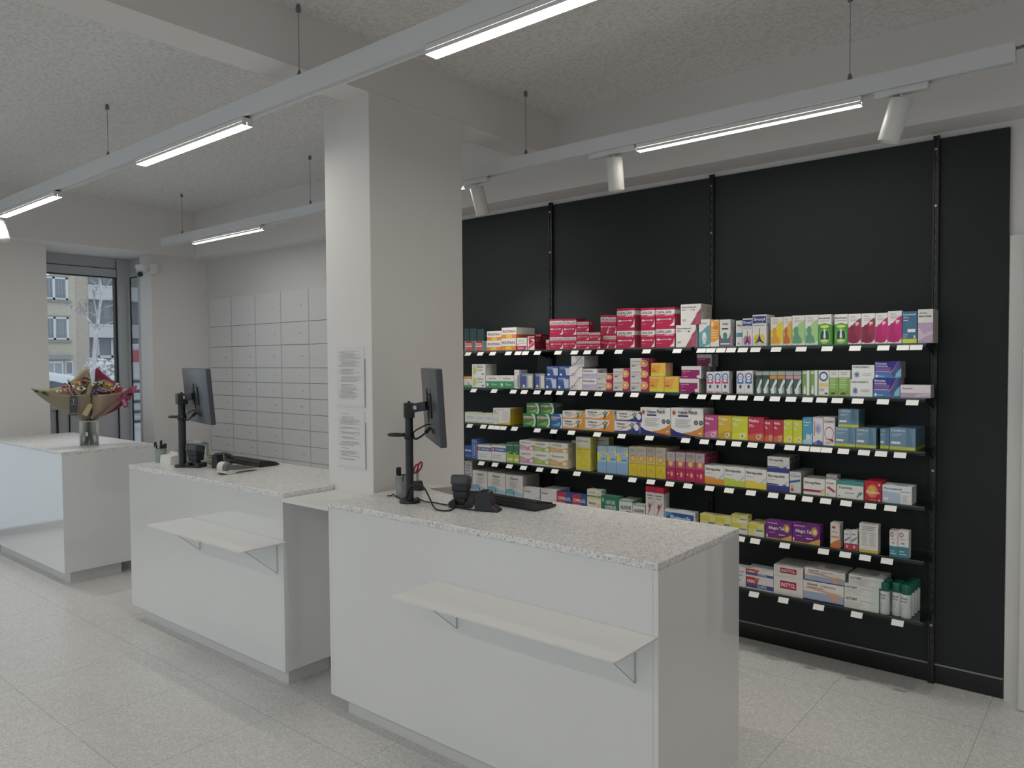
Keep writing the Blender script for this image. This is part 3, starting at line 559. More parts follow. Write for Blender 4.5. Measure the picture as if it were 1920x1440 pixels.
dz('flake', 'white carton with blue snowflake', 'EDEDEB', [T('RHINOFEBRYL', .05, .80, .76, .11, '4A4A50')]+[P('4E86B8', (.22+.03*math.sin(a), .34-.05*math.cos(a)), (.22-.03*math.sin(a), .34+.05*math.cos(a)), (.22+.135*math.cos(a)-.015*math.sin(a), .34+.215*math.sin(a)+.02*math.cos(a)), (.22+.135*math.cos(a)+.015*math.sin(a), .34+.215*math.sin(a)-.02*math.cos(a))) for a in [k*PI/4 for k in range(8)]]+L(.48, .42, .42, 2, .10, 'B5B5B5', .3))
dz('noseviolet', 'violet carton with pink nose profile', '35309A', [R(0, 0, 1, .34, '3F7FC4'), P('8A5FB0', (0, .34), (1, .34), (1, .44), (0, .40)), P('E0668A', (.86, 1), (.76, .66), (.58, .30), (.66, .12), (.74, .04), (.80, .10), (.86, .40), (.94, .70), (.94, 1)), P('3E5E96', (.60, .26), (.76, .58), (.86, .98), (.95, .98), (.92, .5), (.80, .10), (.70, .06)), P('7FC4D8', (.78, .06), (1, .10), (1, .6), (.9, .44), (.8, .26)), T('Rhinitis', .04, .80, .42, .12, 'E4E4F4'), T('Antirhinitis', .04, .67, .46, .10, 'E4E4F4'), R(.04, .36, .58, .44, 'D88AC0'), R(.04, .60, .60, .62, 'C9C6EA'), R(.04, .50, .62, .55, '9A86C8'), E(.09, .12, .05, .08, 'F0F4FA'), T('Sanofi', .17, .08, .2, .07, 'DCE6F4')], side='8A8790')
dz('lilaclong', 'low wide white carton, lilac base', 'E6E3E6', [R(0, 0, 1, .38, 'BFA4C2'), P('D6C4D8', (.45, .02), (1, .2), (1, .38), (.6, .3)), T('Gastricalm', .07, .66, .34, .14, '7C7C84')], side='B2A6A8')
# third shelf
dz('palegreen', 'white carton with pale green edge', 'E9EAE4', [R(0, .82, 1, 1, 'D5DCB8'), R(0, 0, 1, .14, 'C9D2B2'), R(.12, .34, .88, .70, 'D7DBE6')]+L(.18, .62, .6, 2, .14, 'B4BACB'))
dz('whitespine', 'narrow white carton beside yellow-sided one', 'E6E4E2', [R(.1, .66, .9, .72, 'B5A8A4'), R(.1, .30, .9, .34, 'C4B8B0'), T('A', .3, .76, .36, .12, '55504E')])
dz('yellowside', 'white carton with yellow flank', 'E9E6E0', [P('E4C83C', (0, 0), (1, 0), (1, .5), (.9, .16), (.4, .08), (0, .06)), R(.38, .24, .9, .86, 'DCD8E0')]+L(.1, .92, .4, 1, .06), side='D9AE1E')
dz('greenswirl', 'green carton with white swirl', '3F8A4C', [('q', [(.70, 0), (.84, .25), (.86, .55), (.76, .85), (.60, 1)], [(.88, 0), (.97, .25), (.98, .55), (.92, .85), (.82, 1)], 'DDE8D6'), P('7FC04C', (.1, .18), (.7, .10), (.82, .5), (.5, .32)), T('EXCEDRYN', .04, .62, .76, .18, 'F0F4EE'), R(.04, .50, .74, .58, 'C85A4A')], side='4A5A54')
dz('blueswirl', 'blue carton with white swirl', '2F6AB0', [('q', [(.80, 0), (.92, .3), (.9, .7), (.78, 1)], [(1, 0), (1, .3), (1, .7), (1, 1)], 'DDE4EC'), P('6FB0DC', (.05, .2), (.75, .12), (.85, .5), (.5, .3)), T('EXCEDRYN', .05, .68, .72, .15, 'F0F4F8'), R(.05, .56, .6, .63, 'D88A8A')], top='8FB0D0')
def gel(c1, c2): return [P(c1, (0, 0), (1, 0), (1, 1), (.90, 1), (.80, .5), (.5, .16), (0, .08)), ('q', wave(.10, .9), [(u, v+.05) for u, v in wave(.10, .9)], c2), T('Voltaren', .08, .66, .34, .20, '3C3C44'), T('Emulgel', .12, .40, .34, .16, '6A6A74'), P('3E6E5A', (.66, .1), (.70, .1), (.74, .5), (.80, .8), (.76, .82), (.70, .55), (.64, .8), (.61, .78), (.67, .48)), E(.70, .84, .03, .08, '5E8A6A')]
dz('gelorange', 'white and orange long carton', W_, gel('EF9A3A', 'E07E30'))
dz('gelviolet', 'white and violet long carton', W_, gel('3A3A98', 'E08A40')+[E(.88, .5, .09, .3, 'E6EAF2')])
dz('patch', 'large white carton, orange navy swoosh', 'EDEDEB', [('q', [(0, 0), (.3, 0), (.62, 0), (1, 0)], [(0, .27), (.18, .14), (.40, .09), (1, .01)], '33328A'), ('q', [(.34, .10), (.6, .05), (.8, .02), (1, 0)], [(.36, .105), (.62, .16), (.82, .26), (1, .40)], 'E58A35'), E(.10, .82, .06, .09, 'D9806A'), E(.10, .82, .03, .05, 'B04A3A'), T('Voltaren', .22, .78, .30, .13, '3A3A42'), T('Patch', .56, .79, .26, .13, '3A3A42'), R(.22, .69, .54, .75, '3A3670')]+ring(.78, .50, .065, .085, .03, '4E525E')+ring(.93, .50, .065, .085, .03, '4E525E')+[E(.78, .50, .04, .05, '8A8E98'), E(.93, .50, .04, .05, '8A8E98'), P('F4D9C0', (.84, .10), (.92, .09), (.97, .13), (.90, .17))]+L(.14, .60, .5, 5, .065, 'BDBDBD', .3), side='C9C2BC')
def med(c2, fl): return [P(c2, (0, 0), (1, 0), (1, .36), (.5, .32), (0, .22)), T('Medica', .06, .80, .62, .12, 'F6F0EA'), R(.07, .66, .3, .69, 'F3E4DC'), R(.07, .60, .42, .63, 'F3E4DC'), E(.66, .16, .16, .12, fl), E(.66, .17, .07, .06, 'A8806A'), E(.80, .22, .08, .07, fl)]
dz('medipink', 'pink carton with flower picture', 'C64A86', med('D879A6', 'E9C6D4'))
dz('medimustard', 'mustard yellow carton with flower picture', 'DDB82E', med('C9A424', 'E8DCB0'))
dz('medilime', 'lime yellow carton with flower picture', 'D3DA2C', med('E2E23C', 'EEEEC8'))
dz('medired', 'red carton with flower picture', 'D0304C', med('DE6A38', 'E6B4A0'))
dz('skyblue', 'sky blue carton with white blossom', '4FA6CC', [P('A9D6E8', (0, 0), (1, 0), (1, .44), (.5, .22), (0, .12)), E(.55, .28, .20, .10, 'F0F0EC'), E(.55, .28, .07, .05, 'D9B26A'), T('Angisolv', .1, .78, .74, .08, 'E4F0F6'), R(.1, .70, .62, .73, 'C6E2EE')], top='8CC4DC')
dz('blotch', 'white carton with lavender blotch', 'E6E3E6', [E(.55, .58, .32, .20, 'C4C0DC'), E(.52, .56, .18, .11, '9A9CC8'), P('4A66B0', (0, 0), (1, 0), (1, .10), (.6, .18), (0, .06)), R(.10, .32, .22, .84, 'C98A86'), T('Oral', .12, .03, .3, .06, 'DCE2F0')])
dz('redscroll', 'white carton with red scroll line', 'E9E6E6', [T('Coludol', .06, .80, .86, .10, '3A3A40')]+ring(.52, .42, .42, .24, .05, 'B83A54')+[P('B83A54', (.45, .22), (.86, .10), (.90, .14), (.5, .27)), E(.8, .18, .12, .05, 'B83A54')]+L(.2, .12, .5, 2, .04))
dz('steel', 'steel blue carton with lime foot', '6E94AE', [R(0, 0, 1, .15, 'C4CC34'), P('5C839E', (.62, .15), (.9, .15), (.78, 1), (.66, 1)), T('LYSOMUCIL', .06, .84, .56, .09, 'E4ECF0'), R(.08, .70, .5, .73, 'BFD0DA'), R(.08, .62, .36, .645, 'BFD0DA'), R(.06, .27, .42, .38, 'E9ECEC'), T('Zambon', .7, .045, .26, .07, 'E8ECC0')], side='4C6E84', band=((0, .15, '8A9428'),))
# fourth shelf
dz('bluesmall', 'small blue carton', '3A5CAE', [R(0, .55, 1, .68, 'B9C9E8'), R(0, .1, 1, .3, '5C7CC4')])
dz('bluetall', 'tall narrow blue carton', '4A66B4', [R(.08, .04, .92, .96, '6E8CCC'), R(.26, .1, .74, .82, '37509C'), R(.4, .14, .6, .76, '9CB4E0')])
dz('crossband', 'white carton, blue band, red cross', 'E9E9EA', [R(0, .60, 1, .86, '5878B8'), R(.02, .60, .20, .86, 'C23A3A'), R(.08, .66, .14, .80, 'F0F0F0'), T('Aspegic', .28, .66, .6, .14, 'DDE4F2')]+L(.1, .40, .6, 2, .14, 'C4C4C6'))
dz('greenorb', 'green carton with lime wave', '3E7A5C', [below('B4CC3A', wave(.52, .42)), P('E0E8C8', (.1, .1), (.9, .1), (.9, .26), (.1, .2)), E(.55, .52, .22, .10, '2E5A66'), E(.55, .53, .12, .055, '8CB4C4'), T('Bronchi', .1, .84, .8, .07, 'DCE8E0')])
def lines(c): return [R(0, .12, 1, .62, c), P('F0EDEA', (0, .60), (.6, .44), (1, .62)), T('Gaviscon', .10, .74, .70, .15, '8C8A8C'), R(.72, .18, .94, .44, 'E8E4E0')]+L(.08, .40, .46, 2, .13, 'E4DEDA')
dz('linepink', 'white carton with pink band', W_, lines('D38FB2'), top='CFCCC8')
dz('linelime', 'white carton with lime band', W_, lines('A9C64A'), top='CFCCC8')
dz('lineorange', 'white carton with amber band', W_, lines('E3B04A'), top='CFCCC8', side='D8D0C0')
dz('yellowtall', 'tall clear-looking yellow carton', 'DAD06A', [R(0, .70, 1, 1, 'CFCDBE'), R(.06, .06, .94, .68, 'E0CE3C'), R(.1, .62, .9, .645, 'B4A438'), T('Fluimed', .12, .86, .7, .06, '8A8A80')]+ring(.5, .24, .24, .12, .03, 'C4B238')+L(.15, .56, .6, 3, .05, 'C9BA44'), side='C4B64A', top='C6C2B4')
dz('skytall', 'light blue carton with yellow patches', '9CC4E4', [R(0, .68, 1, .78, 'F0F2F4'), T('TOPLEXIL', .06, .695, .86, .065, '4A5A70'), P('E4DA3C', (0, .45), (.26, .45), (.4, .60), (.2, .68), (0, .68)), R(.44, .52, .86, .55, '2E6A94'), P('E4DA3C', (.5, .80), (1, .80), (1, .92)), R(0, 0, 1, .40, '8CB4DA')], top='B4C6D4')
def sun(c1, c2, c3): return [R(0, 0, 1, .42, c1), P(c2, (0, .42), (1, .42), (1, .72), (.5, .60), (0, .72)), E(.5, .60, .30, .115, 'C98A5A'), E(.5, .60, .22, .085, 'F0C27A'), R(.1, .42, .9, .44, c3)]+L(.15, .92, .6, 2, .05, '9C9490')
dz('sunyellow', 'yellow and grey carton, sun disc', 'BDB4A8', sun('E2C62E', 'DCC460', 'B09A30')+[P('D4B428', (.2, .1), (.5, .24), (.8, .1), (.8, .14), (.5, .3), (.2, .14))], top='B7A878')
dz('suncrimson', 'crimson and grey carton, sun disc', 'B9AEAC', side='A93A5C', shapes=sun('C62A58', 'C8547A', 'A81E44')+[E(.62, .22, .14, .09, 'E2B08A'), E(.22, .24, .08, .035, 'EAC4D0')], top='C09098')
def stp(c, t='Strepsils'): return [R(0, 0, 1, .30, c), P(c, (0, .30), (.6, .30), (.5, .38), (0, .40)), T(t, .05, .70, .76, .17, '3C4048'), R(.06, .58, .40, .61, 'B5B5B8'), P('C9CCD2', (.70, .30), (.78, .28), (.98, .52), (.92, .58))]+[R(0, .30, 1, .315, 'D8D8D8')]
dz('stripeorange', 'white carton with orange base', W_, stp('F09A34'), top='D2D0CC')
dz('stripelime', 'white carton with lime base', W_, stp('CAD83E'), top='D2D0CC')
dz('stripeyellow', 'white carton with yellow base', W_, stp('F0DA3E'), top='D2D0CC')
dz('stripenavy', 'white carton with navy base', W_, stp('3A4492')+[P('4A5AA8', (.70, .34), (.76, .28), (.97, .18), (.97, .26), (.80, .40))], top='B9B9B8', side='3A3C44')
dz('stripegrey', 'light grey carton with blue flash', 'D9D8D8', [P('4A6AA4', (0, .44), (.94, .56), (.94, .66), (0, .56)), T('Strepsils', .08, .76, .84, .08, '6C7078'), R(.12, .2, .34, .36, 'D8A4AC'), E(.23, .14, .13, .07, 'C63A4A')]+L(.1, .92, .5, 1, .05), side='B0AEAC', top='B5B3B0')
dz('fencrimson', 'white carton with dark red stripe', W_, [T('Strepfen', .05, .62, .76, .20, '4A4A50'), R(0, .18, .82, .32, 'B23A4C'), P('E0CE5C', (.78, .16), (.90, .10), (1, .36), (.88, .44))], side='B4B2B0', top='CBC9C6')
dz('fensmall', 'small white carton with red capsule', W_, [P('C8485A', (.1, .52), (.3, .62), (.95, .36), (.85, .24)), T('Strepfen', .1, .74, .74, .11, '6C6C72'), R(.15, .08, .3, .14, 'B07A80')])
dz('tealtop', 'white carton with teal top band', W_, [R(0, .78, 1, 1, '3F9C94'), T('Trachitis', .05, .54, .54, .15, '54706C'), P('5E9A8A', (.74, .12), (.80, .10), (.90, .42), (.86, .46)), P('4E8A9C', (.88, .20), (.98, .40), (.94, .46), (.86, .3)), R(.05, .08, .12, .16, '8A9C98')]+L(.3, .34, .36, 1, .1), top='5AA59E')
dz('redorb', 'red carton with orange orb', 'CF2338', [E(.46, .50, .34, .34, 'E4803A'), E(.42, .54, .24, .24, 'F0B04A'), T('Euphon', .10, .34, .78, .18, 'F6E4D4'), E(.86, .84, .05, .06, 'F0D0D0'), E(.86, .06, .05, .05, 'F0D0D0'), R(.3, .04, .7, .08, 'E8A0A0')])
dz('bluefade', 'white carton fading to pale blue', 'E4E8EA', [P('B4C6DC', (0, 0), (.62, 0), (.62, .60), (0, .66)), T('Paracetamol', .06, .76, .60, .12, '5E7894'), E(.13, .22, .09, .10, 'E4E8EC'), R(.62, .66, .96, .70, '8CA8BC')]+L(.68, .48, .18, 4, .1, 'B8BCC0'), side='C6C6C4')
# fifth shelf
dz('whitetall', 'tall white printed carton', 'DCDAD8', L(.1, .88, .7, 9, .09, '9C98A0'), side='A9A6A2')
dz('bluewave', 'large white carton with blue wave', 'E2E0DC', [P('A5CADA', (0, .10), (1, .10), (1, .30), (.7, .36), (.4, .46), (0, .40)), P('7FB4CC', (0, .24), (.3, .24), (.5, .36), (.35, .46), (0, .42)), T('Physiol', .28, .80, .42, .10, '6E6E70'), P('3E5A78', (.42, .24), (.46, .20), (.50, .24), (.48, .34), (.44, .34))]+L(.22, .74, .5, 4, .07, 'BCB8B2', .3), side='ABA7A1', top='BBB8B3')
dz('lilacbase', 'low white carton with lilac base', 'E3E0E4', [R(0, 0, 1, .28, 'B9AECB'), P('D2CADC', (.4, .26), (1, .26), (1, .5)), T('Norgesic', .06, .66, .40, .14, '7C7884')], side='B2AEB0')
dz('redblue', 'red and blue small carton', '3C5AA4', [P('CC3A50', (0, 0), (.48, 0), (.62, 1), (0, 1)), T('COMPRALGYL', .06, .50, .86, .22, 'F0EEF2'), R(.10, .30, .6, .36, 'E0A8B4')])
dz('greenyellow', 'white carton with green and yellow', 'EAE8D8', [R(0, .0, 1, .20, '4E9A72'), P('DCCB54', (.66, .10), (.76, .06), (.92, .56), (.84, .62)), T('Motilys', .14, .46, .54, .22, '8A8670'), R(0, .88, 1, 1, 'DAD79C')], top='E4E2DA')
dz('herbgreen', 'green carton with pale lettering', '2F8268', [T('NATURE', .28, .56, .52, .20, 'DCEAE0'), T('ASPIRINE', .22, .30, .62, .20, 'DCEAE0'), R(0, 0, 1, .16, '6FA08C'), E(.10, .76, .07, .12, '8FC48A')], top='5E9C88')
dz('mintwhite', 'white carton with mint edges', 'E2E8E2', [R(0, 0, 1, .22, '6CA890'), R(0, .90, 1, 1, '8CBCA6'), T('ALKINE', .10, .46, .80, .22, '4A5E66'), R(.5, .30, .92, .36, 'C46A74')], side='7FA596', top='CCD6CE')
dz('armwhite', 'tall white carton with red lid band', 'E6E3E1', [R(0, .84, 1, 1, 'CE2A48'), T('Hydrea', .14, .72, .70, .06, '3A3A40'), T('Spray', .26, .64, .50, .05, '6A5A5E'), P('B9868C', (.2, .1), (.34, .3), (.5, .44), (.86, .58), (.62, .36), (.4, .24)), P('C8545E', (.3, .4), (.5, .36), (.62, .46), (.4, .54))], side='C9C5C2', top='CE2A48', band=((.84, 1, 'C02844'),))
dz('bluelong', 'low blue carton with white border', 'E4E8EE', [P('2A62A8', (.02, .0), (.94, .0), (.98, .80), (.3, .84), (.02, .6)), T('Fluimucils', .20, .30, .66, .34, 'EEF2F8'), P('5C9AD0', (.02, .4), (.3, .84), (.02, .84))], top='D8DCE2')
dz('yellowpack', 'pale yellow small carton', 'E4DE8A', [R(.4, 0, 1, .42, 'E4E6E4'), R(.52, .40, .94, .52, '7C8E7A'), R(0, .58, .6, .92, 'DCD24C')], top='D6D08A')
dz('violetsun', 'violet carton with golden sunburst', '7A2F8C', [P('E4B04E', (.5, 0), (1, 0), (1, .32)), E(.80, .66, .12, .24, 'C9923A'), E(.82, .64, .07, .14, 'F2DC9A'), T('Allegra Tab', .10, .48, .62, .22, 'F2EAF4'), R(.06, .84, .46, .90, 'C8A6D0'), R(.14, .34, .34, .38, 'C8A6D0'), R(.5, .24, .74, .30, 'D8BCDC'), E(.05, .16, .03, .10, 'E8DCEC'), R(0, 0, .6, .06, 'D8A44A')], side='6A2A78', top='8A4A98')
dz('orangetall', 'tall narrow white orange carton', 'E8DED4', [P('E57A34', (0, 0), (1, 0), (1, .36), (.5, .28), (0, .14)), R(.1, .40, .9, .48, 'E8A074'), E(.36, .82, .2, .05, 'C0443A'), T('Otrix', .18, .62, .6, .06, '9C8078')])
dz('redfoot', 'small white carton with red foot', 'E4E2E2', [R(0, 0, 1, .34, 'C43A48'), P('5E86B4', (.1, .4), (.9, .62), (.9, .70), (.1, .50)), T('Lens', .2, .78, .5, .10, '6A6A72'), E(.5, .18, .2, .08, 'E8B4BA')])
dz('listyellow', 'white text carton with yellow foot', 'E6E5E0', [R(0, 0, 1, .10, 'DCC840')]+L(.12, .92, .76, 3, .06, '9C9C9A')+L(.12, .70, .34, 7, .07, 'BCBCBA')+L(.54, .70, .34, 7, .07, 'BCBCBA'), side='C9C8C2')
dz('tealfoot', 'white carton with teal foot', 'E9E7E6', [R(0, 0, 1, .40, '3F8C9C'), R(.12, .10, .8, .14, 'B4D2D8'), R(.12, .2, .6, .24, 'B4D2D8'), R(.3, .50, .6, .54, '9C6A6E')]+ring(.3, .84, .20, .09, .07, 'B44A5E')+L(.2, .68, .5, 1, .05))
# bottom shelf
dz('printwhite', 'white carton with grey print', 'E4E1E0', [T('Mucipax', .2, .72, .7, .10, '7C7C80'), T('Rx', .34, .3, .3, .12, '7C7C80')]+L(.2, .62, .6, 2, .06))
dz('redstrip', 'long white red-blue carton', 'E2DEDC', [R(.0, .10, 1, .42, '3C58A0'), P('C8344C', (0, .36), (.40, .36), (.50, .92), (0, .92)), T('HEMO', .05, .46, .3, .26, 'F0E0E2'), T('CORTIL', .42, .16, .34, .2, 'E4EAF4'), P('E08A4A', (.3, .92), (.5, .92), (.42, .7))])
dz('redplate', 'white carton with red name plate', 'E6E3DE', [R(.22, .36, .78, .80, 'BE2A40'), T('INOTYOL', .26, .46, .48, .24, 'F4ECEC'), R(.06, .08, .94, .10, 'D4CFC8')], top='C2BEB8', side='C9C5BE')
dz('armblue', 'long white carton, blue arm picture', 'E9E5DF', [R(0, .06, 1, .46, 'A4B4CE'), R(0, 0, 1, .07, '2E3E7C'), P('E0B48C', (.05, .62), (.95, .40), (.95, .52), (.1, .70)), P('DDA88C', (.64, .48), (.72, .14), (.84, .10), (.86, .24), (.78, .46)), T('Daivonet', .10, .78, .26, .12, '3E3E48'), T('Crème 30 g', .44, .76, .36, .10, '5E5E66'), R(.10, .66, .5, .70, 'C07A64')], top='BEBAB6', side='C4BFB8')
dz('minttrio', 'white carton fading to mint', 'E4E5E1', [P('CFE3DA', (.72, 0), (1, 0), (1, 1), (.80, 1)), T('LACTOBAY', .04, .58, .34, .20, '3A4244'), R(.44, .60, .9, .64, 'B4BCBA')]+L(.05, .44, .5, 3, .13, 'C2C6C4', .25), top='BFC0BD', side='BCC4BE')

_BOX = {}
def box_mesh(key, w, h, d):
    k = (key, w, h, d)
    if k in _BOX: return _BOX[k]
    desc, bg, shapes, side, top, band = D[key]
    m = MB(); e = .0004
    F = ink(bg); S = ink(side); Tp = ink(top)
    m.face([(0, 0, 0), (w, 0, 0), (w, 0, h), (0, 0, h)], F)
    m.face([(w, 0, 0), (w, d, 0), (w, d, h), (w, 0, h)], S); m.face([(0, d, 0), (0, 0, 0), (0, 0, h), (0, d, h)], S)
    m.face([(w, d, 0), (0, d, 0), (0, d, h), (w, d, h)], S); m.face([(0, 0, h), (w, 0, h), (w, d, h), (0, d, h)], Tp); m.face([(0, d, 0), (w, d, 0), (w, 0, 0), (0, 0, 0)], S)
    # tuck-flap seam on the lid and print on the flank
    sh = ink('9E9B96')
    m.face([(w*.03, d*.82, h+.0002), (w*.97, d*.82, h+.0002), (w*.97, d*.82+.0006, h+.0002), (w*.03, d*.82+.0006, h+.0002)], sh)
    for v0, v1, c in band: m.face([(w+e, 0, v0*h), (w+e, d, v0*h), (w+e, d, v1*h), (w+e, 0, v1*h)], ink(c))
    if not band and d > .03:
        for i, v in enumerate((.82, .70, .64)): m.face([(w+.0002, d*.15, v*h), (w+.0002, d*(.8-.15*i), v*h), (w+.0002, d*(.8-.15*i), v*h+.004), (w+.0002, d*.15, v*h+.004)], sh)
    y = -.0002
    for s in shapes:
        y -= .00007
        cl = lambda a: min(max(a, 0), 1)
        if s[0] == 'p': m.face([(cl(u)*w, y, cl(v)*h) for u, v in s[1]], ink(s[2]))
        elif s[0] == 'q':
            a, b = s[1], s[2]; n = len(a); closed = abs(a[0][0]-a[-1][0]) < .4 and n > 11
            for i in range(n if closed and n == 20 else n-1):
                j = (i+1) % n
                m.face([(cl(a[i][0])*w, y, cl(a[i][1])*h), (cl(a[j][0])*w, y, cl(a[j][1])*h), (cl(b[j][0])*w, y, cl(b[j][1])*h), (cl(b[i][0])*w, y, cl(b[i][1])*h)], ink(s[3]))
        else:
            _, st_, u, v, tw, th, c = s
            vs, fs, bw, bh = text_mesh(st_); sx = tw*w/bw; sz = th*h/bh
            if sx > sz*1.6: sx = sz*1.6
            m.mesh([(u*w+a*sx, y-.0002, v*h+b*sz) for a, b in vs], fs, ink(c))
    ob = m.build('medicine_carton', recalc=False)
    me = ob.data; bpy.data.objects.remove(ob); _BOX[k] = me; return me
SHELF_Z = {1: 1.668, 2: 1.413, 3: 1.165, 4: .910, 5: .656, 6: .370}
SHELF_N = {1: 'top shelf', 2: 'second shelf', 3: 'third shelf', 4: 'fourth shelf', 5: 'fifth shelf', 6: 'bottom shelf'}
FRONT = 3.865
TIER = {1: [''], 2: ['lower tier', 'upper tier'], 3: ['lower tier', 'middle tier', 'upper tier']}
LINE = {1: [''], 2: ['front row', 'back row'], 3: ['front row', 'middle row', 'back row'], 4: ['front row', 'second row', 'third row', 'back row']}
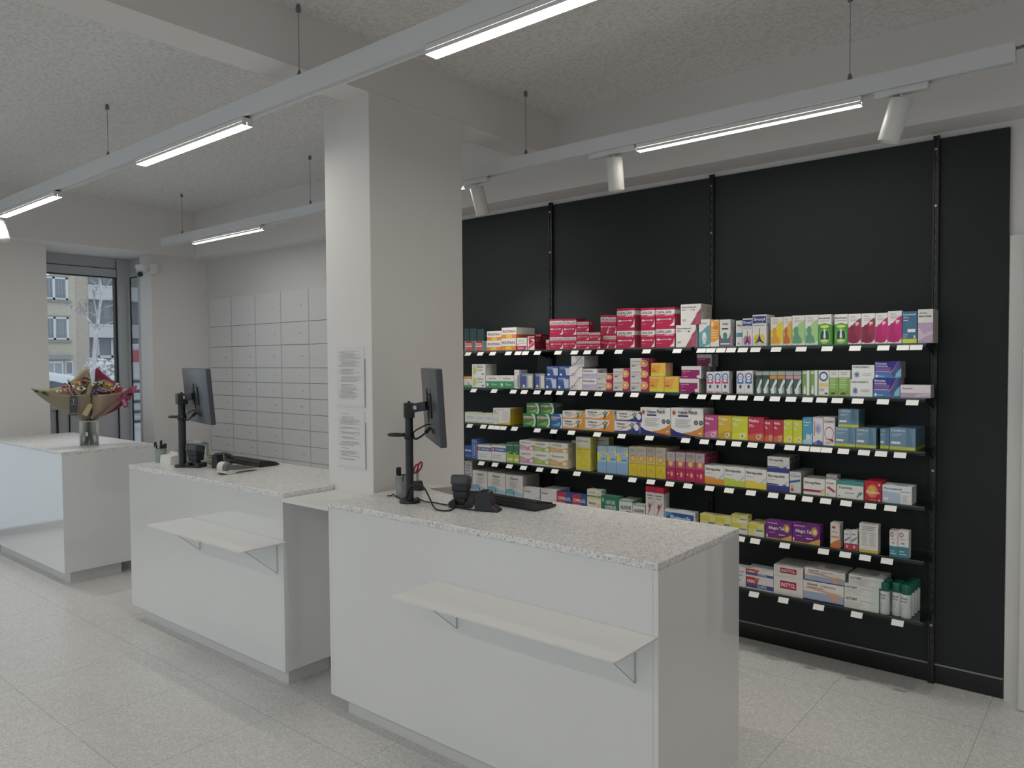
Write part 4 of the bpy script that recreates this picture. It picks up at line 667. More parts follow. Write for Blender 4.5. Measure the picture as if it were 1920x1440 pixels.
STACKS=[  # shelf row, left x, right x, set back, depth, boxes in line, levels bottom-up (look, height) in mm
(1,-3624,-3552,8,100,1,(('redteal',72),)),
(1,-3524,-3459,8,100,1,(('redteal',70),)),
(1,-3748,-3700,135,70,1,(('darkteal',166),)),
(1,-3695,-3627,135,70,1,(('darkteal',164),)),
(1,-3622,-3555,135,70,1,(('darkteal',158),)),
(1,-3420,-3290,8,130,1,(('riopan',69), ('riopan',64),)),
(1,-3288,-3159,8,200,1,(('riopan',80), ('riopan',73),)),
(1,-3152,-3066,8,50,1,(('pinkfoot',81),)),
(1,-3060,-3002,8,90,1,(('swoosh',88),)),
(1,-3066,-3017,100,80,1,(('redsmall',104),)),
(1,-2925,-2897,30,50,1,(('dafsmall',68),)),
(1,-2878,-2773,8,55,2,(('dafsmall',89), ('dafsmall',105),)),
(1,-2772,-2671,8,55,2,(('dafsmall',86), ('dafsmall',105),)),
(1,-2669,-2579,8,60,1,(('dafmini',54), ('dafmini',56), ('dafmini',63),)),
(1,-2578,-2495,8,60,1,(('dafmini',52), ('dafmini',52),)),
(1,-2514,-2456,40,60,1,(('dafsmall',89), ('dafsmall',117),)),
(1,-2455,-2400,40,60,1,(('dafsmall',87), ('dafsmall',116),)),
(1,-2376,-2255,8,50,2,(('dafforte',117), ('dafforte',120),)),
(1,-2213,-2122,8,50,2,(('dafforte',114), ('dafforte',118),)),
(1,-2118,-1996,8,35,2,(('dafforte',119), ('dafforte',110),)),
(1,-1988,-1865,8,70,2,(('gram',124), ('gram',116),)),
(1,-1848,-1783,8,50,1,(('tooth',152),)),
(1,-1781,-1729,8,50,1,(('orangewave',147),)),
(1,-1726,-1664,8,60,1,(('greenhead',146),)),
(1,-1639,-1603,20,50,1,(('tealband',138),)),
(1,-1597,-1544,8,50,1,(('lungpink',147),)),
(1,-1543,-1468,8,60,2,(('lungyellow',164),)),
(1,-1446,-1382,8,50,2,(('manyellow',147),)),
(1,-1382,-1337,12,50,1,(('manorange',148),)),
(1,-1335,-1271,8,50,1,(('mangreen',151),)),
(1,-1270,-1207,8,50,1,(('mangreen',151),)),
(1,-1206,-1143,8,60,1,(('lunggreen',150),)),
(1,-1128,-1066,8,60,1,(('lunggreen',148),)),
(1,-1064,-1005,8,50,1,(('manred',147),)),
(1,-1003,-942,8,50,1,(('manred',147),)),
(1,-941,-887,8,50,1,(('manpink',146),)),
(1,-886,-826,8,50,1,(('manpink',153),)),
(1,-824,-762,8,60,1,(('bluelime',148),)),
(1,-759,-696,8,40,3,(('lilac',155),)),
(2,-3648,-3571,20,60,1,(('orangegreen',75),)),
(2,-3558,-3433,8,60,2,(('paledisc',80), ('paledisc',83),)),
(2,-3429,-3302,8,60,1,(('greenband',85),)),
(2,-3299,-3178,8,60,1,(('greenband',86),)),
(2,-3175,-3132,8,30,3,(('spinewhite',124),)),
(2,-3116,-3015,8,70,1,(('bluecream',99),)),
(2,-2999,-2919,8,70,1,(('bluecream',100),)),
(2,-2916,-2823,8,80,1,(('bluetab',82), ('bluetab',67),)),
(2,-2820,-2726,8,80,1,(('bluetab',83), ('bluetab',66),)),
(2,-2725,-2627,8,80,2,(('arcwhite',80), ('arcwhite',65), ('arcwhite',67),)),
(2,-2625,-2521,8,120,1,(('lilacsplit',73), ('lilacsplit',59),)),
(2,-2520,-2407,8,100,1,(('sunred',58), ('sunred',47),)),
(2,-2403,-2289,8,100,1,(('sunred',70), ('sunred',64),)),
(2,-2285,-2160,8,100,1,(('sunred',70), ('sunred',63), ('sunred',63),)),
(2,-2158,-2063,8,90,1,(('orangebox',90), ('orangebox',77),)),
(2,-2062,-1969,8,90,1,(('orangebox',89),)),
(2,-1966,-1846,8,90,1,(('plumwhite',78), ('plumwhite',70),)),
(2,-1935,-1844,140,90,1,(('plumwhite',142), ('plumwhite',73),)),
(2,-1802,-1758,8,50,1,(('ringpink',117),)),
(2,-1758,-1716,8,50,1,(('ringpink',119),)),
(2,-1715,-1672,8,50,1,(('ringpink',121),)),
(2,-1630,-1586,8,50,2,(('ringblue',122),)),
(2,-1586,-1540,8,50,2,(('ringblue',124),)),
(2,-1524,-1490,8,50,1,(('nosedark',123),)),
(2,-1489,-1452,8,50,1,(('nosedark',124),)),
(2,-1451,-1410,8,50,1,(('noseamber',124),)),
(2,-1410,-1369,8,50,1,(('noseamber',125),)),
(2,-1368,-1328,8,50,1,(('nosepink',125),)),
(2,-1327,-1286,8,50,1,(('nosepink',125),)),
(2,-1283,-1246,8,50,1,(('greenbottle',126),)),
(2,-1244,-1207,8,50,1,(('greenbottle',127),)),
(2,-1203,-1153,8,50,1,(('ringyellow',127),)),
(2,-1151,-1107,8,50,1,(('greenlist',127),)),
(2,-1106,-1053,8,50,1,(('greenlist',128),)),
(2,-1052,-950,8,100,1,(('flake',83), ('flake',70),)),
(2,-948,-831,8,45,2,(('noseviolet',91), ('noseviolet',80),)),
(2,-830,-703,8,40,2,(('lilaclong',60),)),
(3,-3630,-3522,8,70,1,(('palegreen',72),)),
(3,-3519,-3448,8,110,1,(('palegreen',68),)),
(3,-3446,-3368,8,110,1,(('palegreen',71),)),
(3,-3365,-3323,8,50,1,(('whitespine',110),)),
(3,-3321,-3212,8,35,4,(('yellowside',111),)),
(3,-3102,-2994,8,110,1,(('greenswirl',84), ('greenswirl',70),)),
(3,-2990,-2877,8,110,1,(('greenswirl',87), ('greenswirl',71),)),
(3,-2873,-2782,8,110,1,(('blueswirl',88),)),
(3,-2780,-2610,8,50,2,(('gelorange',64), ('gelorange',50),)),
(3,-2607,-2400,8,50,2,(('gelorange',68), ('gelorange',59),)),
(3,-2396,-2222,8,50,2,(('gelviolet',67), ('gelviolet',61),)),
(3,-2217,-2022,8,70,1,(('patch',155),)),
(3,-2020,-1820,8,70,2,(('patch',159),)),
(3,-1814,-1736,8,60,1,(('medipink',125),)),
(3,-1734,-1656,8,60,1,(('medimustard',125),)),
(3,-1655,-1567,8,60,1,(('medilime',124),)),
(3,-1566,-1479,8,60,1,(('medired',124),)),
(3,-1477,-1430,8,50,1,(('medired',114),)),
(3,-1429,-1379,8,50,1,(('medired',115),)),
(3,-1377,-1329,8,50,1,(('medilime',118),)),
(3,-1328,-1282,8,50,1,(('medilime',118),)),
(3,-1280,-1231,8,60,1,(('skyblue',135),)),
(3,-1229,-1180,8,60,2,(('blotch',140),)),
(3,-1178,-1123,8,60,2,(('redscroll',142),)),
(3,-1122,-1026,8,110,1,(('steel',96), ('steel',89),)),
(3,-1025,-933,8,110,2,(('steel',96),)),
(3,-921,-881,30,110,1,(('steel',98),)),
(3,-874,-763,8,70,3,(('steel',104),)),
(4,-3633,-3571,8,70,1,(('bluesmall',90),)),
(4,-3569,-3515,8,35,3,(('bluetall',139),)),
(4,-3512,-3384,8,110,1,(('crossband',104),)),
(4,-3381,-3252,8,110,1,(('crossband',111),)),
(4,-3249,-3188,8,100,1,(('greenorb',137),)),
(4,-3187,-3136,8,100,1,(('greenorb',139),)),
(4,-3134,-3014,8,90,2,(('linepink',88), ('linepink',71),)),
(4,-3013,-2884,8,90,2,(('linelime',87), ('linelime',70),)),
(4,-2882,-2740,8,90,2,(('lineorange',90), ('lineorange',68),)),
(4,-2678,-2568,8,70,1,(('yellowtall',208),)),
(4,-2619,-2493,100,60,1,(('yellowtall',207),)),
(4,-2775,-2725,100,60,1,(('yellowtall',172),)),
(4,-2519,-2453,8,43,2,(('skytall',160),)),
(4,-2451,-2381,8,43,2,(('skytall',163),)),
(4,-2379,-2301,8,43,2,(('skytall',162),)),
(4,-2297,-2241,8,90,2,(('sunyellow',173),)),
(4,-2240,-2180,8,90,2,(('sunyellow',176),)),
(4,-2178,-2119,8,90,2,(('sunyellow',177),)),
(4,-2117,-2052,8,90,2,(('sunyellow',178),)),
(4,-2048,-1992,8,90,2,(('suncrimson',158),)),
(4,-1990,-1930,8,90,2,(('suncrimson',160),)),
(4,-1928,-1868,8,90,2,(('suncrimson',163),)),
(4,-1867,-1813,8,90,2,(('suncrimson',162),)),
(4,-1812,-1700,8,100,1,(('stripeorange',104),)),
(4,-1699,-1581,8,100,1,(('stripelime',105),)),
(4,-1580,-1464,8,100,1,(('stripeyellow',104),)),
(4,-1463,-1347,8,55,3,(('stripenavy',97), ('stripenavy',81),)),
(4,-1344,-1286,8,50,4,(('stripegrey',108),)),
(4,-1274,-1168,8,60,2,(('fencrimson',83),)),
(4,-1166,-1115,8,60,1,(('fensmall',84),)),
(4,-1190,-1136,100,60,1,(('fensmall',97),)),
(4,-1111,-988,8,90,1,(('tealtop',85),)),
(4,-983,-907,8,60,2,(('redorb',96),)),
(4,-904,-776,8,50,2,(('bluefade',85),)),
(5,-3675,-3602,50,90,2,(('whitetall',227),)),
(5,-3561,-3423,8,90,2,(('bluewave',174),)),
(5,-3420,-3259,8,90,2,(('bluewave',173),)),
(5,-3255,-3106,8,90,2,(('bluewave',171),)),
(5,-3103,-2965,8,50,1,(('lilacbase',103),)),
(5,-2959,-2829,8,75,2,(('lilacbase',106),)),
(5,-2827,-2711,8,50,1,(('redblue',100),)),
(5,-2709,-2597,8,50,1,(('redblue',99),)),
(5,-2595,-2493,8,60,1,(('greenyellow',96), ('greenyellow',45),)),
(5,-2491,-2366,8,60,1,(('herbgreen',115),)),
(5,-2364,-2272,8,120,1,(('mintwhite',103),)),
(5,-2270,-2186,8,60,1,(('mintwhite',87),)),
(5,-2183,-2128,8,70,1,(('armwhite',200),)),
(5,-2127,-2064,8,70,1,(('armwhite',199),)),
(5,-2060,-1871,8,50,1,(('bluelong',81),)),
(5,-1840,-1747,8,60,1,(('yellowpack',83),)),
(5,-1746,-1658,8,60,1,(('yellowpack',83),)),
(5,-1657,-1566,8,60,1,(('yellowpack',60), ('yellowpack',43),)),
(5,-1564,-1476,8,60,2,(('yellowpack',69),)),
(5,-1468,-1331,8,60,1,(('violetsun',96),)),
(5,-1329,-1190,8,60,1,(('violetsun',100),)),
(5,-1141,-1096,8,60,1,(('orangetall',125),)),
(5,-1077,-1045,8,40,1,(('redfoot',96),)),
(5,-1044,-1013,8,40,1,(('redfoot',99),)),
(5,-1039,-1007,60,40,1,(('redfoot',96),)),
(5,-1006,-920,8,50,1,(('listyellow',140),)),
(5,-871,-834,8,50,1,(('tealfoot',125),)),
(5,-833,-787,8,50,1,(('tealfoot',129),)),
(6,-1642,-1575,8,60,1,(('printwhite',108),)),
(6,-1574,-1425,8,50,2,(('redstrip',70), ('redstrip',40),)),
(6,-1424,-1273,8,90,2,(('redplate',94), ('redplate',60),)),
(6,-1272,-1075,8,75,2,(('armblue',100), ('armblue',65),)),
(6,-1073,-914,8,75,2,(('minttrio',71), ('minttrio',50), ('minttrio',47),)),
]
TAGS=[(1,-3574),(1,-3459),(1,-3346),(1,-3207),(1,-3124),(1,-3062),(1,-2962),(1,-2797),(1,-2671),(1,-2575),(1,-2481),(1,-2351),(1,-2164),(1,-1969),(1,-1823),(1,-1768),(1,-1710),(1,-1652),(1,-1587),(1,-1518),(1,-1409),(1,-1282),(1,-1156),(1,-1026),(1,-900),(1,-816),(1,-761),(2,-3524),(2,-3336),(2,-3166),(2,-3073),(2,-2967),(2,-2876),(2,-2786),(2,-2690),(2,-2600),(2,-2495),(2,-2349),(2,-2244),(2,-2079),(2,-1927),(2,-1821),(2,-1737),(2,-1652),(2,-1586),(2,-1498),(2,-1414),(2,-1332),(2,-1249),(2,-1180),(2,-1106),(2,-1012),(2,-900),(2,-775),(3,-3565),(3,-3436),(3,-3365),(3,-3311),(3,-3255),(3,-3159),(3,-2966),(3,-2834),(3,-2697),(3,-2505),(3,-2332),(3,-2146),(3,-1917),(3,-1805),(3,-1709),(3,-1621),(3,-1532),(3,-1441),(3,-1337),(3,-1265),(3,-1209),(3,-1155),(3,-1076),(3,-982),(3,-906),(3,-824),(4,-3457),(4,-3333),(4,-3205),(4,-3084),(4,-2949),(4,-2828),(4,-2656),(4,-2423),(4,-2259),(4,-2137),(4,-2015),(4,-1903),(4,-1774),(4,-1661),(4,-1540),(4,-1421),(4,-1333),(4,-1247),(4,-1158),(4,-1062),(4,-951),(4,-863),(5,-1654),(5,-1599),(5,-1516),(5,-1360),(5,-1167),(5,-1064),(5,-973),(5,-876),(6,-1522),(6,-1366),(6,-1189),(6,-1009),(6,-828)]
# shelves: one glass pane per bay and level, on black brackets
bays = [(-4.19, -3.05), (-3.03, -1.89), (-1.87, -.722)]; bayn = ['left bay by the pillar', 'middle bay', 'right bay']
for row, z in SHELF_Z.items():
    for i, (a, b) in enumerate(bays):
        if row == 6 and i < 2: continue
        o = ((a+b)/2, 4.0, z)
        r = thing('glass_shelf', 'clear glass shelf with black brackets, %s of the %s' % (bayn[i], SHELF_N[row]), 'shelf', o, group='glass shelves on the black wall')
        m = MB(); m.box(a, FRONT, z-.006, b, 4.098, z, SHELFGLASS); m.build('pane', parent=r, origin=o)
        m = MB(); m.box(a, FRONT-.0008, z-.0062, b, FRONT, z+.0002, plain('glass_edge', '46534E', .15)); m.box(a, FRONT-.003, z-.018, b, FRONT-.001, z-.006, ACRYL); m.build('front_edge', parent=r, origin=o)
        for x in (a+.008, b-.012):
            m = MB(); m.prism([(4.10, z-.008), (3.90, z-.008), (3.90, z-.014), (4.06, z-.045), (4.10, z-.06)], 0, x-.0015, x+.0015, BLACKMETAL); m.build('bracket', parent=r, origin=o)
# every carton on its own
cols = {}
OFF = {('gram', 1): .030, ('greenswirl', 1): .030, ('gelviolet', 1): .016, ('orangebox', 1): .010, ('stripenavy', 1): .003, ('armblue', 1): .006, ('minttrio', 2): .020, ('flake', 1): .007, ('steel', 1): .014, ('plumwhite', 1): .012, ('riopan', 1): .004, ('bluetab', 1): .012, ('arcwhite', 2): .014, ('noseviolet', 1): .005}     # upper boxes pushed a little to the right
_rj = random.Random(5)
for st in STACKS:
    for lv in st[6]: cols.setdefault((st[0], lv[0]), [])
    for k in {lv[0] for lv in st[6]}: cols[(st[0], k)].append(st[1])
ordw = ['first', 'second', 'third', 'fourth', 'fifth', 'sixth', 'seventh', 'eighth', 'ninth', 'tenth', 'eleventh', 'twelfth', 'thirteenth']
FRONTS = {k: [] for k in SHELF_Z}
for row, x0, x1, yo, dd, n, levels in STACKS:
    z = SHELF_Z[row]+.0004; w = (x1-x0)/1000-.0012
    for li, (key, hh) in enumerate(levels):
        desc = D[key][0]; cl = sorted(cols[(row, key)]); h = hh/1000-.0006
        for k in range(n):
            bits = [desc, SHELF_N[row]]
            if len(cl) > 1: bits.append(ordw[cl.index(x0)]+' such from left')
            if len(levels) > 1: bits.append(TIER[len(levels)][li])
            if n > 1: bits.append(LINE[n][k])
            ob = bpy.data.objects.new('medicine_carton', box_mesh(key, round(w, 4), round(h, 4), round(dd/1000-.001, 4))); COL.objects.link(ob)
            ob.location = (x0/1000+OFF.get((key, li), 0), FRONT+yo/1000+k*dd/1000+(.0015*_rj.random() if li and n == 1 else 0), z)
            tag(ob, ', '.join(bits), 'carton', 'medicine cartons on the '+SHELF_N[row])
        if li == 0 and yo < 60: FRONTS[row].append((x0/1000, x1/1000, desc))
        z += hh/1000
# spray cans at the right end of the bottom shelf
CANBODY = plain('can_white', 'D6DCDB', .35); CANCAP = plain('can_cap', '1F6A58', .4); CANTXT = plain('can_print', '3A4444', .5)
def can():
    r = thing('spray_can', 'white spray can with green cap', 'spray can', (0, 0, 0), group='spray cans with green caps')
    m = MB(); m.lathe([(0, 0), (.0215, 0), (.0228, .002), (.0228, .108), (.0215, .114), (.018, .117), (0, .117)], CANBODY, seg=30)
    b = m.build('can_body', parent=r)
    t = MB()
    for s, zz, hgt, wd in (('VIRASAB', .088, .009, .034), ('1% SPRAY', .074, .008, .032)):
        vs, fs, bw, bh = text_mesh(s); k = min(wd/bw, hgt/bh); pts = []
        for a, c in vs:
            th = (a*wd/bw-wd/2)/.0229-PI/2-.35; pts.append((.02295*math.cos(th), .02295*math.sin(th), zz+c*hgt/bh))
        t.mesh(pts, fs, CANTXT)
    for i in range(4):
        th0 = -PI/2-.35-.5; t.mesh([(.02292*math.cos(th0+q*.13), .02292*math.sin(th0+q*.13), .060-i*.008+zz) for zz in (0, .0018) for q in range(8-i)], [(q, q+1, 8-i+q+1, 8-i+q) for q in range(7-i)], plain('can_small_print', '9AA6A4', .5))
    t.build('can_print', parent=b)
    m = MB(); m.lathe([(.0222, .112), (.0226, .114), (.0226, .152), (.0205, .156), (0, .156)], CANCAP, seg=30)
    for k in range(30):
        th = 2*PI*k/30; m.box(-.0006, -.0231, .116, .0006, -.0222, .146, CANCAP, M=Matrix.Rotation(th, 4, 'Z'))
    m.build('cap', parent=r)
    return r
def copy_tree(o, parent=None):
    c = o.copy(); COL.objects.link(c)
    if parent is not None: c.parent = parent
    for ch in list(o.children): copy_tree(ch, c)
    return c
can0 = can(); zc = SHELF_Z[6]+.0005
cpos = [(-.893, 3.892, 'leftmost in the front row'), (-.842, 3.905, 'second in the front row'), (-.800, 3.892, 'nearest, right end of the front row'), (-.893, 3.945, 'behind the leftmost one'), (-.842, 3.955, 'behind the second one'), (-.797, 3.942, 'second in the right-hand line'), (-.795, 3.992, 'third in the right-hand line'), (-.793, 4.042, 'last in the right-hand line')]
for i, (x, y, w) in enumerate(cpos):
    c = can0 if i == 0 else copy_tree(can0)
    c.location = (x, y, zc); c['label'] = 'white spray can with green cap, '+w
# price tags clipped under the front edge
TG = MB(); TM = TAGM
a = math.radians(38); hy, hz = -.030*math.sin(a), -.030*math.cos(a)
TG.face([(-.026, 0, 0), (.026, 0, 0), (.026, hy, hz), (-.026, hy, hz)], TM); TG.face([(-.026, .0012, 0), (-.026, hy+.0012, hz), (.026, hy+.0012, hz), (.026, .0012, 0)], TM)
for p, q in ((0, 1), (1, 2), (2, 3), (3, 0)):
    A = [(-.026, 0, 0), (.026, 0, 0), (.026, hy, hz), (-.026, hy, hz)]; B = [(x, y+.0012, z) for x, y, z in A]; TG.face([A[p], B[p], B[q], A[q]], TM)
tg0 = TG.build('price_tag')
CL = MB(); CL.box(-.024, .0, -.003, .024, .004, .004, ACRYL); cl0 = CL.build('tag_clip', parent=tg0)
seen = {}; lst = []
for row, xm in TAGS:
    x = xm/1000; best = min(FRONTS[row], key=lambda f: abs((f[0]+f[1])/2-x-.02) if not (f[0] <= x+.02 <= f[1]) else -1)
    lst.append((row, x, best[2])); seen.setdefault((row, best[2]), []).append(x)
first = True; prevx = {}
for row, x, desc in lst:
    o = tg0 if first else copy_tree(tg0); first = False
    xx = x
    if row in prevx and xx-prevx[row] < .0535: xx = prevx[row]+.0535
    prevx[row] = xx
    o.location = (xx, FRONT-.006, SHELF_Z[row]-.009)
    same = sorted(seen[(row, desc)]); lab = 'white price tag below %s, %s' % (desc, SHELF_N[row])
    if len(same) > 1: lab += ', %s such from left' % ordw[same.index(x)]
    tag(o, lab, 'price tag', 'price tags on the '+SHELF_N[row])
# ------------------------------------------------------------------ things on the counters
def monitor(px, py, c, yaw, tilt, label, clip_dir, w=.50, h=.327, pr0=.0175):
    """pole-mounted screen; c = screen centre, yaw/tilt = its turn and lean"""
    o = (px, py, ZT)
    r = thing('pole_monitor', label, 'monitor', o, group='monitors on black poles')
    m = MB(); m.lathe([(0, 0), (.046, 0), (.047, .002), (.047, .011), (.045, .013), (0, .013)], BLACKMETAL, seg=36, c=o); m.build('base_plate', parent=r, origin=o)
    m = MB(); m.cyl((px, py, ZT+.013), (px, py, ZT+.435), pr0, pr0, PLASTIC, seg=28); m.build('pole', parent=r, origin=o)
    d = Vector((math.cos(yaw), math.sin(yaw), 0)); nr = Vector((-d.y, d.x, 0)); u = Vector((0, 0, 1))*math.cos(tilt)+nr*math.sin(tilt); nn = d.cross(u)*-1
    if nn.dot(nr) < 0: nn = -nn
    C = Vector(c); Mx = Matrix(((d.x, nn.x, u.x, C.x), (d.y, nn.y, u.y, C.y), (d.z, nn.z, u.z, C.z), (0, 0, 0, 1)))
    # clamp head on the pole and arm to the screen
    m = MB(); m.rbox(-pr0*1.4, -pr0*1.3, -.055, pr0*1.4, pr0*1.3, .012, PLASTIC, r=.004, M=Matrix.Translation((px, py, ZT+.435)) @ Matrix.Rotation(math.atan2(nn.y, nn.x)-PI/2, 4, 'Z'))
    a = Vector((px, py, ZT+.42)); b = C-nn*.028+Vector((0, 0, .0))
    dirv = (b-a); ln = dirv.length; R_ = dirv.to_track_quat('Y', 'Z').to_matrix().to_4x4()
    m.rbox(-.016, .0, -.02, .016, ln, .02, PLASTIC, r=.004, M=Matrix.Translation(a) @ R_)
    mid = a+dirv*.45; rt = dirv.cross(Vector((0, 0, 1))).normalized()
    m.build('arm', parent=r, origin=o)
    s = MB(); s.cyl(mid+rt*.015, mid+rt*.021, .009, .009, STEEL, seg=14); s.cyl(mid-rt*.021, mid-rt*.015, .009, .009, STEEL, seg=14); s.cyl((px, py, ZT+.447), (px, py, ZT+.455), .006, .006, BLACKMETAL, seg=10); s.build('pivot_bolt', parent=r, origin=o)
    m = MB(); m.rbox(-w/2, -.016, -h/2, w/2, .012, h/2, PLASTIC_SH, r=.004, M=Mx); m.build('screen_housing', parent=r, origin=o)
    g = MB(); g.box(-w/2+.006, .012, -h/2+.016, w/2-.006, .0125, h/2-.006, plain('dark_screen', '0E1013', .15), M=Mx); g.build('screen', parent=r, origin=o)
    v = MB(); v.rbox(-.055, -.024, -.055, .055, -.015, .055, PLASTIC, r=.003, M=Mx)
    for sx in (-1, 1):
        for sz in (-1, 1): v.cyl(Mx @ Vector((sx*.04, -.026, sz*.04)), Mx @ Vector((sx*.04, -.022, sz*.04)), .004, .004, STEEL, seg=8)
    v.box(-.003, -.028, -.075, .003, -.023, .075, BLACKMETAL, M=Mx); v.build('mount_plate', parent=r, origin=o)
    v = MB(); v.box(-.20, -.0168, .085, -.186, -.0164, .108, plain('port_label', 'A9ADB2', .5), M=Mx)
    for x in (-.23, -.15): v.box(x, -.0168, .09, x+.006, -.0164, .104, BLACKMETAL, M=Mx)
    for k in range(7): v.box(.02+k*.012, -.0168, -.12, .026+k*.012, -.0164, -.10, BLACKMETAL, M=Mx)
    v.build('housing_marks', parent=r, origin=o)
    q = MB(); zc_ = ZT+.30
    q.lathe([(pr0, -.014), (pr0+.005, -.014), (pr0+.005, .014), (pr0, .014)], BLACKMETAL, seg=24, c=(px, py, zc_))
    cd = Vector(clip_dir).normalized(); cc = Vector((px, py, zc_+.003))+cd*.058; pr_ = cd.cross(Vector((0, 0, 1)))
    q.tube([cc+cd*.036*math.cos(t)+pr_*.017*math.sin(t) for t in [2*PI*k/22 for k in range(23)]], .0075, BLACKMETAL); q.build('cable_clip', parent=r, origin=o)
    k = MB(); e = Mx @ Vector((-.03, -.018, -.10)); k.tube(smooth_path([Vector((px, py, zc_))+dirv.normalized()*.02, Vector((px, py, zc_-.02))+dirv*.35, e+Vector((0, 0, -.03))-nn*.03, e]), .0045, RUBBER)
    k.cyl(e-Vector((0, 0, .022))-nn*.02, e+nn*.002, .009, .008, RUBBER, seg=12)
    e2 = Mx @ Vector((.0, -.018, -.085)); k.tube(smooth_path([Vector((px, py, zc_+.01))+dirv.normalized()*.02, Vector((px, py, zc_+.02))+dirv*.4, e2-nn*.02, e2]), .0035, RUBBER)
    k.build('screen_cables', parent=r, origin=o)
    return r
monitor(-2.481, 2.282, (-2.379, 2.335, 1.404), -.64, -.055, 'black monitor on a pole, right counter beside the pillar', (-.8, -.45, 0))
monitor(-4.438, 2.225, (-4.313, 2.268, 1.402), -.215, -.08, 'black monitor on a pole, middle counter left of the pillar', (-.8, -.3, 0), pr0=.022)

def keyboard(x0, x1, y0, y1, label, rz=0.0):
    o = ((x0+x1)/2, (y0+y1)/2, ZT); w = x1-x0; d = y1-y0
    r = thing('keyboard', label, 'keyboard', o, rz, group='black keyboards')
    m = MB(); m.prism([(-d/2, .012), (-d/2+.004, .006), (d/2-.003, .003), (d/2, .008), (d/2-.002, .013), (-d/2+.012, .034), (-d/2, .032)], 0, -w/2, w/2, PLASTIC); m.build('keyboard_case', parent=r, bevel=.002)
    kc = plain('key_caps', '1B1D20', .5); sl = math.atan2(-.020, d-.014)
    Mk = Matrix.Translation((0, -d/2+.012, .0345)) @ Matrix.Rotation(sl, 4, 'X')
    k = MB(); rows_ = 6; u = (w-.02)/19.0; dy = (d-.022)/rows_
    for j in range(rows_):
        i = 0.0
        while i < 19:
            L_ = 6 if (j == rows_-1 and i == 4) else 1
            if i in (15, ) or (i == 14.5): i += .5; continue
            x = w/2-.01-i*u
            k.box(x-u*L_+.0012, j*dy+.002, -.001, x-.0012, j*dy+dy-.0012, .0045, kc, M=Mk); i += L_
    k.build('keys', parent=r)
    k = MB(); k.box(.05, .004, -.0005, .17, .010, .0008, plain('key_strip', '2C3A6A', .4), M=Mk); k.build('status_strip', parent=r)
    k = MB()
    for s in (-1, 1): k.box(s*w*.38-.012, -d/2+.004, 0, s*w*.38+.012, -d/2+.014, .012, RUBBER)
    k.box(-w*.4, d/2-.02, 0, w*.4, d/2-.012, .004, RUBBER); k.build('feet', parent=r)
    return r
keyboard(-2.355, -1.90, 2.464, 2.606, 'black keyboard on the nearest counter, behind the black scanner', -.05)
keyboard(-4.475, -4.02, 2.49, 2.63, 'black keyboard on the middle counter, behind the card terminal', -.03)

def scanner(x, y, rz, label):
    r = thing('barcode_scanner', label, 'scanner', (x, y, ZT), rz, group='black barcode scanners on stands')
    m = MB(); m.rbox(-.052, -.032, 0, .052, .040, .014, PLASTIC, r=.006)
    for s in (-1, 1): m.cyl((s*.036, -.034, .016), (s*.036, .036, .016), .016, .016, PLASTIC, seg=18)
    m.rbox(-.022, -.016, .01, .022, .022, .05, PLASTIC, r=.008); m.build('stand', parent=r)
    m = MB(); m.rbox(-.032, -.030, .040, .032, .038, .078, PLASTIC, r=.007); m.rbox(-.037, -.036, .070, .037, .042, .106, PLASTIC, r=.009)
    Mt = Matrix.Translation((0, 0, .116)) @ Matrix.Rotation(math.radians(-13), 4, 'X'); m.rbox(-.040, -.046, -.024, .040, .044, .022, PLASTIC_SH, r=.011, M=Mt); m.build('scanner_head', parent=r)
    m = MB(); m.box(-.026, .0425, -.012, .026, .0432, .012, plain('scan_window', '3A0E14', .1), M=Mt); m.build('scan_window', parent=r)
    m = MB()
    for k in range(3): m.cyl(Mt @ Vector((-.014+k*.014, -.01, .0195)), Mt @ Vector((-.014+k*.014, -.01, .0208)), .003, .003, plain('indicator', '8A9096', .4), seg=8)
    m.build('indicator_lights', parent=r)
    return r
scanner(-2.225, 2.348, .55, 'black barcode scanner on the nearest counter, left of the keyboard')
scanner(-4.352, 2.262, .35, 'black barcode scanner on the middle counter, right of the pole')
def wedge_dock(x, y, rz, label, sc=1.0):
    r = thing('charging_dock', label, 'dock', (x, y, ZT), rz, group='black wedge docks')
    m = MB(); m.prism([(u*sc, z) for u, z in [(-.045, 0), (.062, 0), (.060, .008), (.036, .026), (.022, .078), (.012, .084), (-.030, .084), (-.040, .07)]], 1, -.028, .028, plain('dock_plastic', '23272F', .3)); m.build('dock_body', parent=r, bevel=.003)
    m = MB(); m.box(.013*sc, -.020, .03, .0165*sc, .020, .0845, plain('dock_lip', '8E9298', .3), M=Matrix.Rotation(0, 4, 'Y')); m.build('dock_contact', parent=r)
    m = MB(); m.rbox(-.022*sc, -.02, .08, .008*sc, .02, .0875, RUBBER, r=.003); m.build('cradle_slot', parent=r)
    return r
wedge_dock(-2.085, 2.352, .35, 'black wedge dock at the near edge of the nearest keyboard')
wedge_dock(-4.222, 2.335, .3, 'black wedge dock between the scanner and the white card terminal', .55)
